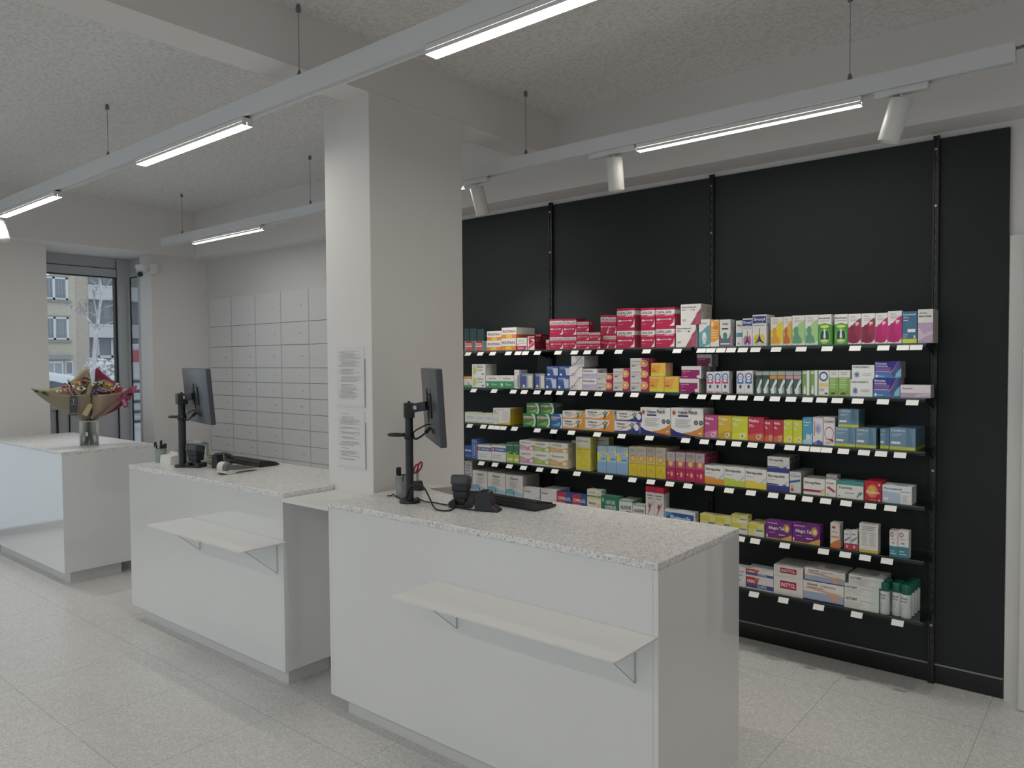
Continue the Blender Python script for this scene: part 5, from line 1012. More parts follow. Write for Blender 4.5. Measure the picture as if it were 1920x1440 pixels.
# cables
m = MB(); m.tube(smooth_path([(-2.478, 2.259, .990), (-2.452, 2.253, 1.040), (-2.403, 2.25, 1.062), (-2.359, 2.25, 1.052), (-2.318, 2.243, 1.015), (-2.285, 2.236, .980), (-2.240, 2.222, .971), (-2.20, 2.245, .971), (-2.225, 2.312, .974)]), .0035, RUBBER)
tag(m.build('scanner_cable', origin=(-2.3, 2.24, .97)), 'thin black cable looping from the right pole to its scanner', 'cable')
m = MB(); m.tube(smooth_path([(-2.455, 2.30, .990), (-2.42, 2.31, .975), (-2.36, 2.33, .971), (-2.30, 2.325, .971), (-2.262, 2.325, .974)]), .003, RUBBER); m.tube(smooth_path([(-2.21, 2.31, .972), (-2.16, 2.31, .971), (-2.115, 2.325, .971)]), .003, RUBBER)
tag(m.build('power_lead', origin=(-2.36, 2.33, .97)), 'short straight black lead behind the looping cable, right counter', 'cable')
m = MB(); m.tube(smooth_path([(-2.50, 2.29, .99), (-2.56, 2.30, .972), (-2.63, 2.33, .971), (-2.665, 2.345, .975), (-2.655, 2.325, .972), (-2.672, 2.315, .971)]), .003, RUBBER)
tag(m.build('loose_cable', origin=(-2.6, 2.32, .97)), 'curled black cable end by the mesh pen cup', 'cable')
m = MB(); m.tube(smooth_path([(-4.448, 2.215, 1.0), (-4.44, 2.205, .985), (-4.41, 2.21, .983), (-4.39, 2.235, .985)]), .004, RUBBER)
tag(m.build('scanner_cable', origin=(-4.43, 2.21, .985)), 'black cable between the middle pole and its scanner', 'cable')
# pen cups
def pen_cup(x, y, r_, h, mat, label, pens):
    r = thing('pen_cup', label, 'pen cup', (x, y, ZT), group='pen cups on the counters')
    m = MB(); m.lathe([(0, .001), (r_*.86, 0), (r_*.88, .003), (r_, h), (r_-.003, h), (r_*.84, .005), (0, .005)], mat, seg=32)
    for k in range(28):
        t = 2*PI*k/28; m.tube([(r_*.885*math.cos(t), r_*.885*math.sin(t), .004), (r_*1.0*math.cos(t), r_*1.0*math.sin(t), h-.004)], .0007, mat, seg=4)
    m.lathe([(r_, h-.006), (r_+.0025, h-.004), (r_+.0025, h), (r_-.002, h+.001)], mat, seg=32); m.build('cup', parent=r)
    return r
def pen(x, y, top, rad, mat, label, lean=(0, 0), cap=None):
    r = thing('pen', label, 'pen', (x, y, ZT+.006), group='pens in the pen cups')
    a = Vector((0, 0, .0)); b = Vector((lean[0], lean[1], top)); d = (b-a).normalized()
    m = MB(); m.cyl(a, a+d*.012, rad*.3, rad, mat, seg=12); m.cyl(a+d*.012, b, rad, rad, mat, seg=12); m.build('barrel', parent=r)
    m = MB(); m.cyl(b-d*.03, b+d*.004, rad*1.18, rad*1.1, cap or mat, seg=12); m.box(b.x-rad*.3, b.y-rad*1.7, b.z-.028, b.x+rad*.3, b.y-rad, b.z, cap or mat); m.build('pen_cap', parent=r)
CUPG = plain('cup_grey', '9DA2A2', .4, metal=.2); CUPGR = plain('cup_green', '9AA8A2', .5); INKBLK = plain('marker_black', '1A1C20', .4); INKDG = plain('pen_teal_black', '1F3237', .4)
pen_cup(-2.618, 2.358, .030, .100, CUPG, 'grey mesh pen cup beside the pillar pole', 0)
pen(-2.624, 2.350, .128, .009, INKBLK, 'thick black marker in the grey mesh cup', (-.004, .0)); pen(-2.612, 2.370, .102, .006, INKBLK, 'short black pen beside the thick marker', (.014, .004)); pen(-2.606, 2.352, .098, .005, INKDG, 'dark pen at the right of the grey cup', (.012, -.004))
pen_cup(-4.752, 2.240, .034, .088, CUPGR, 'pale green pen cup at the left of the middle counter', 0)
for i, (dx, dy, tp, lx, ly, w) in enumerate([(-.012, -.004, .118, -.026, -.01, 'dark pen leaning left'), (.0, .004, .130, .002, .0, 'tallest upright dark pen'), (.010, -.006, .104, .018, -.004, 'dark pen leaning right'), (.006, .012, .108, .01, .01, 'thick dark marker'), (-.004, .012, .10, -.004, .008, 'short dark pen')]):
    pen(-4.752+dx, 2.240+dy, tp, .009 if i == 3 else .0055, INKDG, w+' in the pale green cup', (lx, ly))
# scissors with red grips behind the right pole
RED = plain('scissor_red', 'A8283C', .35)
r = thing('scissors', 'red handled scissors standing in a black holder behind the pole', 'scissors', (-2.69, 2.525, ZT))
m = MB(); m.prism([(-.030, 0), (.030, 0), (.026, .012), (.014, .045), (-.014, .045), (-.022, .012)], 1, -.02, .02, PLASTIC); m.build('holder', parent=r, bevel=.002)
m = MB(); m.box(-.006, -.002, .012, .006, .002, .088, STEEL); m.build('blades', parent=r)
for s, c_ in ((-1, (-.004, .104)), (1, (.012, .118))):
    m = MB(); m.tube([(c_[0]+.010*s*.3+.012*math.cos(t)+.010*math.sin(t), s*.003, c_[1]+.022*math.sin(t)) for t in [2*PI*k/20 for k in range(21)]], .0045, RED); m.cyl((0, s*.003, .084), (c_[0]*.6, s*.003, c_[1]-.02), .004, .004, RED, seg=8); m.build('grip', parent=r)
m = MB(); m.prism([(-2.66, 2.585), (-2.45, 2.535), (-2.40, 2.66), (-2.61, 2.685)], 2, ZT, ZT+.003, plain('mat_grey', '8C8B88', .5))
tag(m.build('counter_mat', origin=(-2.53, 2.61, ZT)), 'flat grey mat on the nearest counter behind the scanner', 'mat')
# middle counter: card holder, leaflet holder, packs, phone, terminal
r = thing('card_holder', 'small white sloped card holder beside the green pen cup', 'card holder', (-4.635, 2.235, ZT))
m = MB(); m.prism([(-.03, 0), (.04, 0), (.04, .055), (.03, .06), (-.024, .052)], 0, -.06, .075, PAPER); m.build('holder_body', parent=r, bevel=.002)
m = MB(); m.box(-.045, .028, .045, .06, .031, .074, PAPER); m.build('card', parent=r)
r = thing('leaflet_holder', 'clear acrylic leaflet holder behind the pole and scanner', 'leaflet holder', (-4.60, 2.37, ZT))
m = MB(); m.box(-.165, .02, 0, .165, .024, .135, ACRYL); m.box(-.165, -.03, 0, .165, -.026, .075, ACRYL); m.box(-.165, -.026, 0, .165, .02, .004, ACRYL)
for x in (-.165, .161): m.prism([(-.026, .004), (.02, .004), (.02, .13), (-.026, .075)], 0, x, x+.004, ACRYL)
ec = plain('acrylic_rim', 'BFC4C4', .25); m.tube([(-.165, .022, 0), (-.165, .022, .135), (.165, .022, .135), (.165, .022, 0)], .0018, ec, seg=4); m.build('holder_body', parent=r)
r = thing('leaflet', 'white leaflet with red mark inside the clear holder', 'leaflet', (-4.52, 2.382, ZT+.005))
m = MB(); m.box(-.05, 0, 0, .07, .003, .105, PAPER); m.box(-.01, -.0006, .078, .02, 0, .088, ink('B0303C')); m.box(-.04, -.0006, .05, .05, 0, .052, ink('B9B9B9')); m.box(-.04, -.0006, .06, .04, 0, .062, ink('B9B9B9')); m.build('sheet', parent=r)
for k in range(2):
    w, h = .085, .036
    m = MB(); m.box(0, 0, 0, w, .05, h, ink('DCDAD0')); e = -.0006
    m.box(.002, e, .024, w-.002, 0, .034, ink('7F9A4A')); m.box(.002, e, .0185, w-.002, 0, .024, ink('E0C25A')); m.box(.002, e, .008, w-.002, 0, .018, ink('BE3A3A')); m.box(w, .002, .008, w+.0006, .048, .018, ink('BE3A3A')); m.box(w, .002, .024, w+.0006, .048, .034, ink('7F9A4A'))
    b = m.build('medicine_carton', origin=(0, 0, 0)); b.location = (-4.345, 2.345, ZT+k*.0365)
    tag(b, 'red and yellow banded carton beside the middle scanner, '+['lower one', 'upper one'][k], 'carton', 'banded cartons on the middle counter')
r = thing('telephone_handset', 'black curved telephone handset behind the white card terminal', 'handset', (-4.325, 2.43, ZT), .15)
m = MB(); m.rbox(-.055, -.024, 0, .06, .024, .026, PLASTIC, r=.01); m.build('cradle', parent=r)
m = MB(); pts = [(-.07+.015*k, 0, .044+.022*math.sin(PI*k/10)) for k in range(11)]; m.tube(pts, .014, PLASTIC, seg=12, rr=[.010, .015, .015, .013, .012, .012, .012, .013, .015, .015, .010]); m.build('handset_grip', parent=r)
r = thing('card_terminal', 'white card payment terminal with grey printer drum, middle counter', 'card terminal', (-3.955, 2.31, ZT), .12)
TW = plain('terminal_white', 'DDDDD9', .4); TG_ = plain('terminal_grey', '6E7072', .4)
m = MB(); m.prism([(-.120, .012), (-.095, .0), (-.06, .0), (-.02, .012), (.115, .004), (.118, .016), (.02, .034), (-.04, .040), (-.075, .026), (-.11, .022)], 0, -.037, .037, TW); m.build('terminal_body', parent=r, bevel=.004)
m = MB(); m.cyl((-.036, -.088, .040), (.012, -.088, .040), .030, .030, TW, seg=28); m.build('paper_roll_cover', parent=r)
m = MB(); m.cyl((.012, -.086, .038), (.036, -.086, .038), .029, .027, TG_, seg=28); m.prism([(-.07, .022), (.11, .016), (.03, .035), (-.05, .05)], 0, .028, .0385, TG_); m.build('printer_side', parent=r)
m = MB(); m.box(-.028, -.035, .0375, .028, .025, .040, plain('dark_screen', '0E1013', .15)); m.build('display', parent=r)
m = MB()
for i in range(3):
    for j in range(4): m.box(-.026+i*.019, .030+j*.018, .0335-j*.0042, -.012+i*.019, .042+j*.018, .0365-j*.0042, TG_)
m.build('keypad', parent=r)
m = MB(); m.box(-.02, -.124, .006, .02, -.10, .011, PLASTIC); m.build('card_slot', parent=r)
# notices on the pillar
def notice(z0, z1, label, seed):
    rn = random.Random(seed); o = (-3.003, 2.371, (z0+z1)/2)
    r = thing('notice_sheet', label, 'notice', o, group='printed notices on the pillar')
    m = MB(); m.box(-3.112, 2.3695, z0, -2.895, 2.3712, z1, PAPER)
    gp = ink('9C9C9C'); z = z1-.022
    while z > z0+.03:
        g = rn.random()
        if g < .10: z -= .010
        ind = 0 if rn.random() < .3 else .018; ln = rn.uniform(.09, .165) if rn.random() > .15 else rn.uniform(.03, .06)
        m.box(-3.092+ind, 2.3690, z, -3.092+ind+min(ln, .172-ind), 2.3695, z+.0015, gp if g > .2 else ink('6A6A6C')); z -= .0047
    m.build('printed_page', parent=r, origin=o)
    m = MB(); m.box(-3.116, 2.3690, z0-.006, -2.891, 2.3694, z0-.001, PAPER); m.box(-2.892, 2.3675, z0-.006, -2.888, 2.3712, z1-.06, plain('pocket_edge', 'A9AAAC', .3)); m.build('plastic_pocket', parent=r, origin=o)
notice(1.380, 1.672, 'upper printed notice in a plastic pocket on the white pillar', 3)
notice(1.072, 1.358, 'lower printed notice in a plastic pocket on the white pillar', 9)
# security camera on the recess corner
r = thing('security_camera', 'white dome security camera beside the entrance window', 'security camera', (-7.625, 3.45, 2.545))
m = MB(); m.rbox(-.02, .06, -.05, .06, .13, .05, LAMPWHITE, r=.006); m.rbox(-.02, -.0, .0, .04, .10, .045, LAMPWHITE, r=.01)
m.build('wall_bracket', parent=r)
m = MB(); m.lathe([(0, .03), (.058, .03), (.06, .025), (.058, 0), (.05, -.012), (.045, -.04), (0, -.05)], LAMPWHITE, seg=32, c=(.01, -.01, .0)); m.build('camera_housing', parent=r)
m = MB(); m.ball((.02, -.02, -.052), .036, LAMPWHITE, seg=22, rings=14); m.build('ball_housing', parent=r)
m = MB(); dv = Vector((.62, -.62, -.42)).normalized(); c0 = Vector((.02, -.02, -.052)); m.cyl(c0+dv*.022, c0+dv*.040, .026, .024, plain('lens_black', '121418', .15), seg=24); m.build('lens', parent=r)
m = MB(); m.tube([c0+dv*.018+Vector((0, 0, 1)).cross(dv).normalized()*.031*math.cos(t)+dv.cross(Vector((0, 0, 1)).cross(dv)).normalized()*.031*math.sin(t) for t in [PI*k/14 for k in range(15)]], .004, plain('visor_grey', 'B9BABC', .4)); m.build('visor', parent=r)
# ------------------------------------------------------------------ vase with two wrapped bouquets
VX, VY = -6.145, 2.352; VR = math.atan2(.934, .357)
def vthing(name, label, cat, **k): return thing(name, label, cat, (VX, VY, ZT+.0005), VR, **k)
v = vthing('glass_vase', 'clear glass cylinder vase with water on the far left counter', 'vase')
m = MB(); m.lathe([(0, .0), (.062, .0), (.066, .004), (.066, .19), (.063, .19), (.0625, .012), (0, .010)], GLASSW, seg=40); m.build('vase_wall', parent=v)
m = MB(); m.lathe([(.0655, .188), (.0668, .190), (.0655, .193), (.063, .191)], plain('glass_rim', 'C9D2D0', .15), seg=40); m.lathe([(.060, .0005), (.0665, .002), (.0668, .008)], plain('glass_rim', 'C9D2D0', .15), seg=40); m.build('vase_rim', parent=v)
m = MB(); m.lathe([(0, .011), (.061, .011), (.061, .095), (0, .095)], WATER, seg=36); m.build('water', parent=v)
m = MB(); m.box(-.046, -.0672, .082, -.030, -.0660, .110, PAPER, M=Matrix.Rotation(.30, 4, 'Z')); m.build('sticker', parent=v)
KRAFT = plain('kraft_paper', '938A76', .8, var=.05, scale=14, bump=.15); KRAFT2 = plain('kraft_paper_pink', '9C8A78', .8, var=.05, scale=14, bump=.15); KIN = plain('kraft_inside', 'B7AA88', .8, var=.05, scale=14)
PINKP = plain('crimson_tissue', '8C2A44', .7, var=.06, scale=20); RIBB = plain('magenta_ribbon', '87405E', .45)
STEM = plain('stem_green', '5E7A4A', .6, var=.2, scale=20); LEAF = plain('leaf_green', '3E5A3A', .6, var=.25, scale=20); LEAFD = plain('dark_leaf', '25332E', .55, var=.2); EUC = plain('eucalyptus', '6E8274', .7, var=.15)
def wrap(parent, name, tie, rim, mat, seed, nr=12, thick=True):
    """paper cone from a tied neck up to an uneven rim (closed polyline of x, y, z)"""
    pts = smooth_path(rim+[rim[0]], 6)[:-1]; n = len(pts); vs = []
    for j in range(nr+1):
        t = j/nr
        for i, p in enumerate(pts):
            a = 2*PI*i/n
            d = Vector((p.x-tie[0], p.y-tie[1], 0)); ang = math.atan2(d.y, d.x)
            base = Vector(tie)+Vector((.022*math.cos(ang), .022*math.sin(ang), 0))
            q = base.lerp(p, t); bulge = math.sin(PI*t)*.030
            q += Vector((math.cos(ang), math.sin(ang), -.4))*bulge
            w = mnoise.noise(Vector((p.x*16+seed, p.z*10+t*2.5, p.y*16)))*.010*math.sin(PI*min(1, t*1.1))
            q += Vector((math.cos(ang), math.sin(ang), 0))*w
            vs.append(q)
    m = MB(); m.mesh(vs, [(j*n+i, j*n+(i+1) % n, (j+1)*n+(i+1) % n, (j+1)*n+i) for j in range(nr) for i in range(n)], mat, True)
    o = m.build(name, parent=parent)
    s = o.modifiers.new('paper', 'SOLIDIFY'); s.thickness = .0012
    return o
def rosette(c, r_, mat, parent, name, seed, layers=3, up=(0, -.5, .85), heart=None):
    rn = random.Random(seed); u = Vector(up).normalized(); Q = u.to_track_quat('Z', 'Y').to_matrix().to_4x4(); M0 = Matrix.Translation(c) @ Q
    m = MB()
    for l in range(layers):
        k = 5+3*l; rad = r_*(.30+.70*l/max(1, layers-1)); tilt = .25+.95*l/max(1, layers-1)
        for i in range(k):
            a = 2*PI*(i+.5*(l % 2))/k+rn.uniform(-.12, .12); L_ = rad*rn.uniform(.85, 1.1); wd = L_*.55
            Mp = M0 @ Matrix.Rotation(a, 4, 'Z') @ Matrix.Translation((0, 0, -.1*r_*l)) @ Matrix.Rotation(tilt, 4, 'Y')
            g = []
            for s_ in range(5):
                t = s_/4
                for q in (-1, 0, 1): g.append(Mp @ Vector((q*0+ .10*r_*q*q*math.sin(PI*t)*-1, q*wd*math.sin(PI*(t*.75+.12))*.8, t*L_)))
            m.mesh(g, [(s_*3+q, s_*3+q+1, s_*3+q+4, s_*3+q+3) for s_ in range(4) for q in (0, 1)], mat, True)
    if heart is not None: m.ball(M0 @ Vector((0, 0, r_*.22)), r_*.30, heart, seg=10, rings=6)
    else: m.ball(M0 @ Vector((0, 0, r_*.12)), r_*.30, mat, seg=10, rings=6)
    return m.build(name, parent=parent)
def leaf_spray(parent, name, base, tip, n, ll, mat, seed):
    rn = random.Random(seed); b = Vector(base); t = Vector(tip); m = MB(); m.tube([b, (b+t)/2+Vector((0, 0, .006)), t], .0018, STEM, seg=6)
    for i in range(n):
        f = .25+.75*i/max(1, n-1); p = b.lerp(t, f); d = Vector((rn.uniform(-1, 1), rn.uniform(-1, .3), rn.uniform(-.1, 1))).normalized(); sd = d.cross((t-b).normalized()).normalized(); L_ = ll*rn.uniform(.7, 1.15)
        vs = [p, p+d*L_*.35+sd*L_*.24, p+d*L_*.7+sd*L_*.20, p+d*L_, p+d*L_*.7-sd*L_*.20, p+d*L_*.35-sd*L_*.24]
        m.mesh(vs, [(0, 1, 2, 3, 4, 5)], mat)
    return m.build(name, parent=parent)
def berries(parent, name, c, r_, n, mat, seed):
    rn = random.Random(seed); m = MB()
    for i in range(n):
        p = Vector((rn.gauss(0, 1), rn.gauss(0, 1), rn.gauss(0, 1))).normalized()*r_*rn.uniform(.5, 1); p.z = abs(p.z)*.8; m.ball(Vector(c)+p, r_*.26, mat, seg=8, rings=5)
    return m.build(name, parent=parent)
def stems(parent, tie, foot, n, seed):
    rn = random.Random(seed)
    for k in range(n):
        a = rn.uniform(0, 2*PI); ra = rn.uniform(.008, .03); rb = rn.uniform(.0, .022)
        m = MB(); m.tube(smooth_path([(tie[0]*.5+ra*.5*math.cos(a), tie[1]*.5+ra*.5*math.sin(a), tie[2]+.02), (foot[0]*.6+ra*.6*math.cos(a+1), foot[1]*.6+ra*.6*math.sin(a+1), .10), (foot[0]+rb*math.cos(a+2), foot[1]+rb*math.sin(a+2), .016)], 5), rn.uniform(.0022, .004), STEM, seg=6); m.build('stem', parent=parent)
LATE = []
# left bouquet in plain kraft paper
bl = vthing('wrapped_bouquet', 'left bouquet in tan kraft paper with a dark grey tag', 'bouquet', group='wrapped bouquets in the vase')
wrap(bl, 'kraft_wrap', (-.018, .004, .20), [(.012, -.085, .405), (-.08, -.125, .395), (-.17, -.12, .400), (-.27, -.06, .425), (-.375, .03, .452), (-.27, .10, .44), (-.15, .15, .47), (-.06, .15, .55), (.000, .135, .61), (.018, .07, .53), (.022, .0, .45)], KRAFT, 1.3)
stems(bl, (-.018, .004, .19), (-.02, 0, 0), 16, 4)
PK = plain('petal_peach', 'B98E80', .7, var=.1); CRM = plain('petal_cream', 'BFB59C', .7, var=.08); DRD = plain('petal_dark_red', '6E2632', .6, var=.15); ORG = plain('petal_orange', 'B5874E', .7, var=.1); WHT = plain('petal_white', 'C6C4BB', .7, var=.06); PNK = plain('petal_rose', '94526A', .7, var=.12); PUR = plain('petal_purple', '5C4C68', .7, var=.15); LIL = plain('petal_lilac', '7E6E88', .7, var=.12); YEL = plain('petal_yellow', 'B98A2E', .7, var=.12); DHR = plain('flower_heart', '4A3326', .8)
for i, (x, y, z, r_, mt, h) in enumerate([(-.135, -.07, .435, .036, PK, None), (-.095, -.10, .415, .033, PNK, DHR), (-.075, -.03, .475, .040, ORG, None), (-.025, -.055, .485, .034, DRD, DHR), (-.045, -.09, .440, .038, CRM, DHR), (-.19, -.05, .425, .028, CRM, None), (-.115, .02, .455, .032, WHT, DHR), (-.02, .04, .49, .03, PK, None), (-.16, .04, .455, .03, PNK, None)]):
    rosette((x, y, z), r_*.82, mt, bl, 'flower', i+1, layers=3, heart=h)
leaf_spray(bl, 'dark_foliage', (-.11, -.02, .36), (-.115, -.02, .505), 12, .034, LEAFD, 5); leaf_spray(bl, 'dark_foliage', (-.10, -.05, .40), (-.14, -.05, .475), 8, .03, LEAFD, 6)
leaf_spray(bl, 'leaf_sprig', (-.16, -.04, .36), (-.32, -.05, .425), 7, .036, LEAF, 7); leaf_spray(bl, 'leaf_sprig', (-.18, -.02, .37), (-.28, -.07, .415), 6, .04, LEAF, 8); leaf_spray(bl, 'leaf_sprig', (-.04, -.03, .36), (.005, .02, .50), 12, .03, EUC, 9); leaf_spray(bl, 'leaf_sprig', (-.06, -.06, .38), (-.02, -.09, .43), 8, .03, LEAF, 10); leaf_spray(bl, 'leaf_sprig', (-.02, 0, .40), (.008, .05, .55), 9, .03, EUC, 12)
for k_, (a_, b_, c_) in enumerate([(-.12, -.08, .45), (-.06, -.06, .47), (-.15, -.02, .46), (-.03, -.03, .50), (-.09, -.11, .42), (-.05, .02, .51)]): leaf_spray(bl, 'leaf_sprig', (a_*.6, b_*.4, .34), (a_, b_, c_), 8, .028, [LEAFD, LEAF, EUC][k_ % 3], 40+k_)
for k_, (a_, b_, c_) in enumerate([(.08, -.08, .44), (.05, -.03, .47), (.14, -.06, .45), (.11, .0, .49), (.17, -.02, .46)]): LATE.append((a_, b_, c_, k_))
berries(bl, 'berry_cluster', (-.022, -.045, .512), .022, 12, DRD, 3)
# hanging dark tag with a pale emblem
TGm = plain('tag_slate', '4A4F56', .7); 
m = MB(); Mt = Matrix.Translation((-.098, -.128, .318)) @ Matrix.Rotation(math.radians(12), 4, 'X') @ Matrix.Rotation(math.radians(2), 4, 'Y')
m.box(-.024, -.001, -.075, .024, .001, .075, TGm, M=Mt); pe = ink('C9CCD0')
m.box(-.002, -.0016, .022, .002, -.001, .052, pe, M=Mt); m.box(-.006, -.0016, .044, -.002, -.001, .048, pe, M=Mt)
m.tube([Mt @ Vector((.016*math.cos(t), -.0014, .038+.020*math.sin(t))) for t in [PI*.9+1.2*PI*k/18*-1 for k in range(19)]], .0006, pe, seg=4); m.box(-.018, -.0016, .008, .018, -.001, .013, ink('8E9298'), M=Mt); m.box(-.018, -.0016, -.062, .018, -.001, -.058, ink('B9BCC0'), M=Mt)
m.build('slate_tag', parent=bl)
m = MB(); Mt = Matrix.Translation((-.006, -.100, .285)) @ Matrix.Rotation(math.radians(28), 4, 'Y') @ Matrix.Rotation(math.radians(14), 4, 'X')
m.prism([(-.018, -.05), (.018, -.05), (.018, .032), (.006, .05), (-.006, .05), (-.018, .032)], 1, -.001, .001, plain('card_cream', 'C9B98C', .7)); cm = m
vs = [Mt @ Vector(p) for p in cm.v]; cm.v = [tuple(p) for p in vs]; cm.build('cream_card', parent=bl)
# right bouquet in kraft and crimson tissue
br = vthing('wrapped_bouquet', 'right bouquet in kraft and crimson tissue with a magenta ribbon', 'bouquet', group='wrapped bouquets in the vase')
wrap(br, 'kraft_wrap', (.022, -.004, .20), [(.024, -.07, .395), (.09, -.115, .395), (.16, -.10, .40), (.235, -.05, .41), (.29, .02, .42), (.21, .09, .44), (.12, .12, .50), (.05, .11, .48), (.026, .04, .43)], KRAFT2, 4.1)
wrap(br, 'tissue_wrap', (.026, .012, .205), [(.03, .02, .43), (.045, .10, .49), (.058, .125, .595), (.11, .13, .55), (.175, .11, .49), (.26, .06, .425), (.335, .02, .455), (.30, -.02, .385), (.22, .0, .39), (.12, .04, .41), (.06, .02, .42)], PINKP, 8.7)
stems(br, (.02, -.004, .19), (.02, 0, 0), 16, 14)
for i, (x, y, z, r_, mt, h) in enumerate([(.055, -.06, .420, .036, PUR, DHR), (.100, -.075, .425, .040, LIL, None), (.125, -.03, .460, .036, YEL, None), (.155, -.05, .430, .034, CRM, None), (.075, .0, .475, .036, WHT, None), (.045, .02, .47, .032, WHT, None), (.19, -.03, .450, .026, WHT, DHR), (.105, .02, .47, .03, YEL, DHR), (.20, .0, .465, .024, CRM, None), (.04, -.085, .405, .03, PUR, None)]):
    rosette((x, y, z), r_*.82, mt, br, 'flower', i+31, layers=3, heart=h)
leaf_spray(br, 'leaf_sprig', (.06, -.03, .40), (.065, .0, .505), 12, .036, EUC, 21); leaf_spray(br, 'leaf_sprig', (.09, -.03, .40), (.09, -.03, .475), 8, .03, LEAF, 22); leaf_spray(br, 'leaf_sprig', (.14, -.02, .38), (.215, -.05, .475), 9, .03, LEAF, 23)
for a_, b_, c_, k_ in LATE: leaf_spray(br, 'leaf_sprig', (a_*.6, b_*.4, .34), (a_, b_, c_), 8, .028, [EUC, LEAFD, LEAF][k_ % 3], 60+k_)
m = MB(); m.tube(smooth_path([(.03, -.05, .205), (.09, -.085, .255), (.16, -.115, .33), (.215, -.105, .385)]), .004, RIBB); m.tube(smooth_path([(-.02, -.035, .205), (.02, -.04, .198), (.06, -.04, .21)]), .003, RIBB)
Mr = Matrix.Translation((.215, -.115, .365)); 
for a0, L_, w_ in ((-1.1, .085, .02), (-.3, .075, .018), (.5, .09, .02), (-1.9, .045, .016)):
    d = Vector((math.cos(a0), -.15, math.sin(a0))); n_ = Vector((-math.sin(a0), 0, math.cos(a0))); p = Vector((.215, -.112, .385))
    g = []
    for k in range(6):
        t = k/5; g += [p+d*L_*t+n_*w_*(.4+.6*t)+Vector((0, -.012*math.sin(PI*t), 0)), p+d*L_*t-n_*w_*(.4+.6*t)+Vector((0, -.012*math.sin(PI*t), 0))]
    m.mesh(g, [(2*k, 2*k+1, 2*k+3, 2*k+2) for k in range(5)], RIBB, True)
m.ball((.215, -.115, .385), .014, RIBB, sc=(1, .8, 1)); m.build('ribbon', parent=br)
m = MB(); Mt = Matrix.Translation((.238, -.132, .335)) @ Matrix.Rotation(math.radians(-18), 4, 'Y'); m.box(-.016, -.001, -.045, .016, .001, .035, plain('tag_magenta', '8E3A64', .6), M=Mt); m.box(-.009, -.0015, -.03, .009, -.001, .02, plain('tag_print', 'B98AA6', .6), M=Mt); m.build('ribbon_tag', parent=br)
# ------------------------------------------------------------------ snowy street outside the entrance
m = MB(); m.box(-80, -40, -.5, -8.3, 70, -.22, SNOW); struct('snow_ground', m)
struct('street_ground', MB().box(-8.3, -40, -.5, 30, YF_-.3, -.22, BOUNCE_STREET))
BR1 = bricks('beige_brick', 'C0BAAE', 'B7B1A4', 'A6A096', 3.2); BR2 = bricks('tan_brick', 'B3A9A1', 'AAA097', 'A0968D', 3.2)  # facade colours paled, putting the snowy haze into them
FWHITE = plain('window_white', 'CBCDCF', .6); DGL = plain('house_glass', '9098A2', .2, var=.2, scale=1.5); DGL2 = plain('house_glass_dark', '747C88', .2, var=.25, scale=1.2); CONC = plain('balcony_white', 'B9B9B8', .8, var=.04); CURT = plain('curtain_grey', '8A8F94', .8, var=.1, scale=3); SILL = plain('stone_sill', '8E8A84', .8)
A = thing('street_apartment_block', 'beige brick apartment building seen left in the shop window', 'building', (-50, 14, -.22))
def part(name, mb, parent): return mb.build(name, parent=parent, origin=(-50, 14, -.22))
m = MB(); m.box(-58, 6, -.22, -50, 18.52, 13, BR1); part('brick_wall', m, A)
for wy in (17.0, 13.6, 10.2):
    for z0, z1 in ((3.04, 4.40), (5.46, 6.80), (7.9, 9.25)):
        a, b = wy-.62, wy+1.10
        f = MB(); 
        for y in (a, (a+b)/2+.02, b-.12): f.box(-50.02, y, z0, -49.93, y+.13, z1, FWHITE)
        f.box(-50.02, a, z0, -49.93, b, z0+.10, FWHITE); f.box(-50.02, a, z1-.10, -49.93, b, z1, FWHITE); f.box(-50.02, a-.1, z0-.16, -49.85, b+.15, z0-.04, SILL); f.box(-50.01, a-.05, z1, -49.96, b+.1, z1+.10, SILL)
        w = part('window', f, A)
        g = MB(); g.box(-49.99, a+.1, z0+.08, -49.97, b-.1, z1-.08, DGL2)
        for k in range(9): g.box(-49.975, a+.16+k*.17, z0+.30, -49.965, a+.25+k*.17, z1-.1, CURT)
        g2 = part('pane', g, w)
m = MB(); m.box(-50.03, 16.4, .45, -49.95, 17.75, 1.75, FWHITE); m.box(-50.02, 17.85, .9, -49.94, 18.3, 1.75, FWHITE); w = part('window', m, A)
m = MB(); m.box(-49.95, 16.5, .55, -49.92, 17.2, 1.6, DGL); m.box(-49.95, 17.3, .55, -49.92, 17.65, 1.6, DGL); m.box(-49.94, 17.92, 1.0, -49.91, 18.22, 1.66, DGL2); part('pane', m, w)
m = MB(); m.box(-50.04, 16.2, 1.85, -49.7, 18.2, 2.12, plain('awning_grey', '8C8F96', .8)); part('awning', m, A)
B = thing('street_balcony_block', 'tan building with long white balconies behind the snowy tree', 'building', (-50, 14, -.22))
m = MB(); m.box(-58, 18.52, -.22, -50.02, 19.28, 13, BR2); m.box(-58, 19.28, -.22, -51.2, 30, 13, plain('facade_grey', 'B4B4B2', .9, var=.04, scale=.5)); part('facade', m, B)
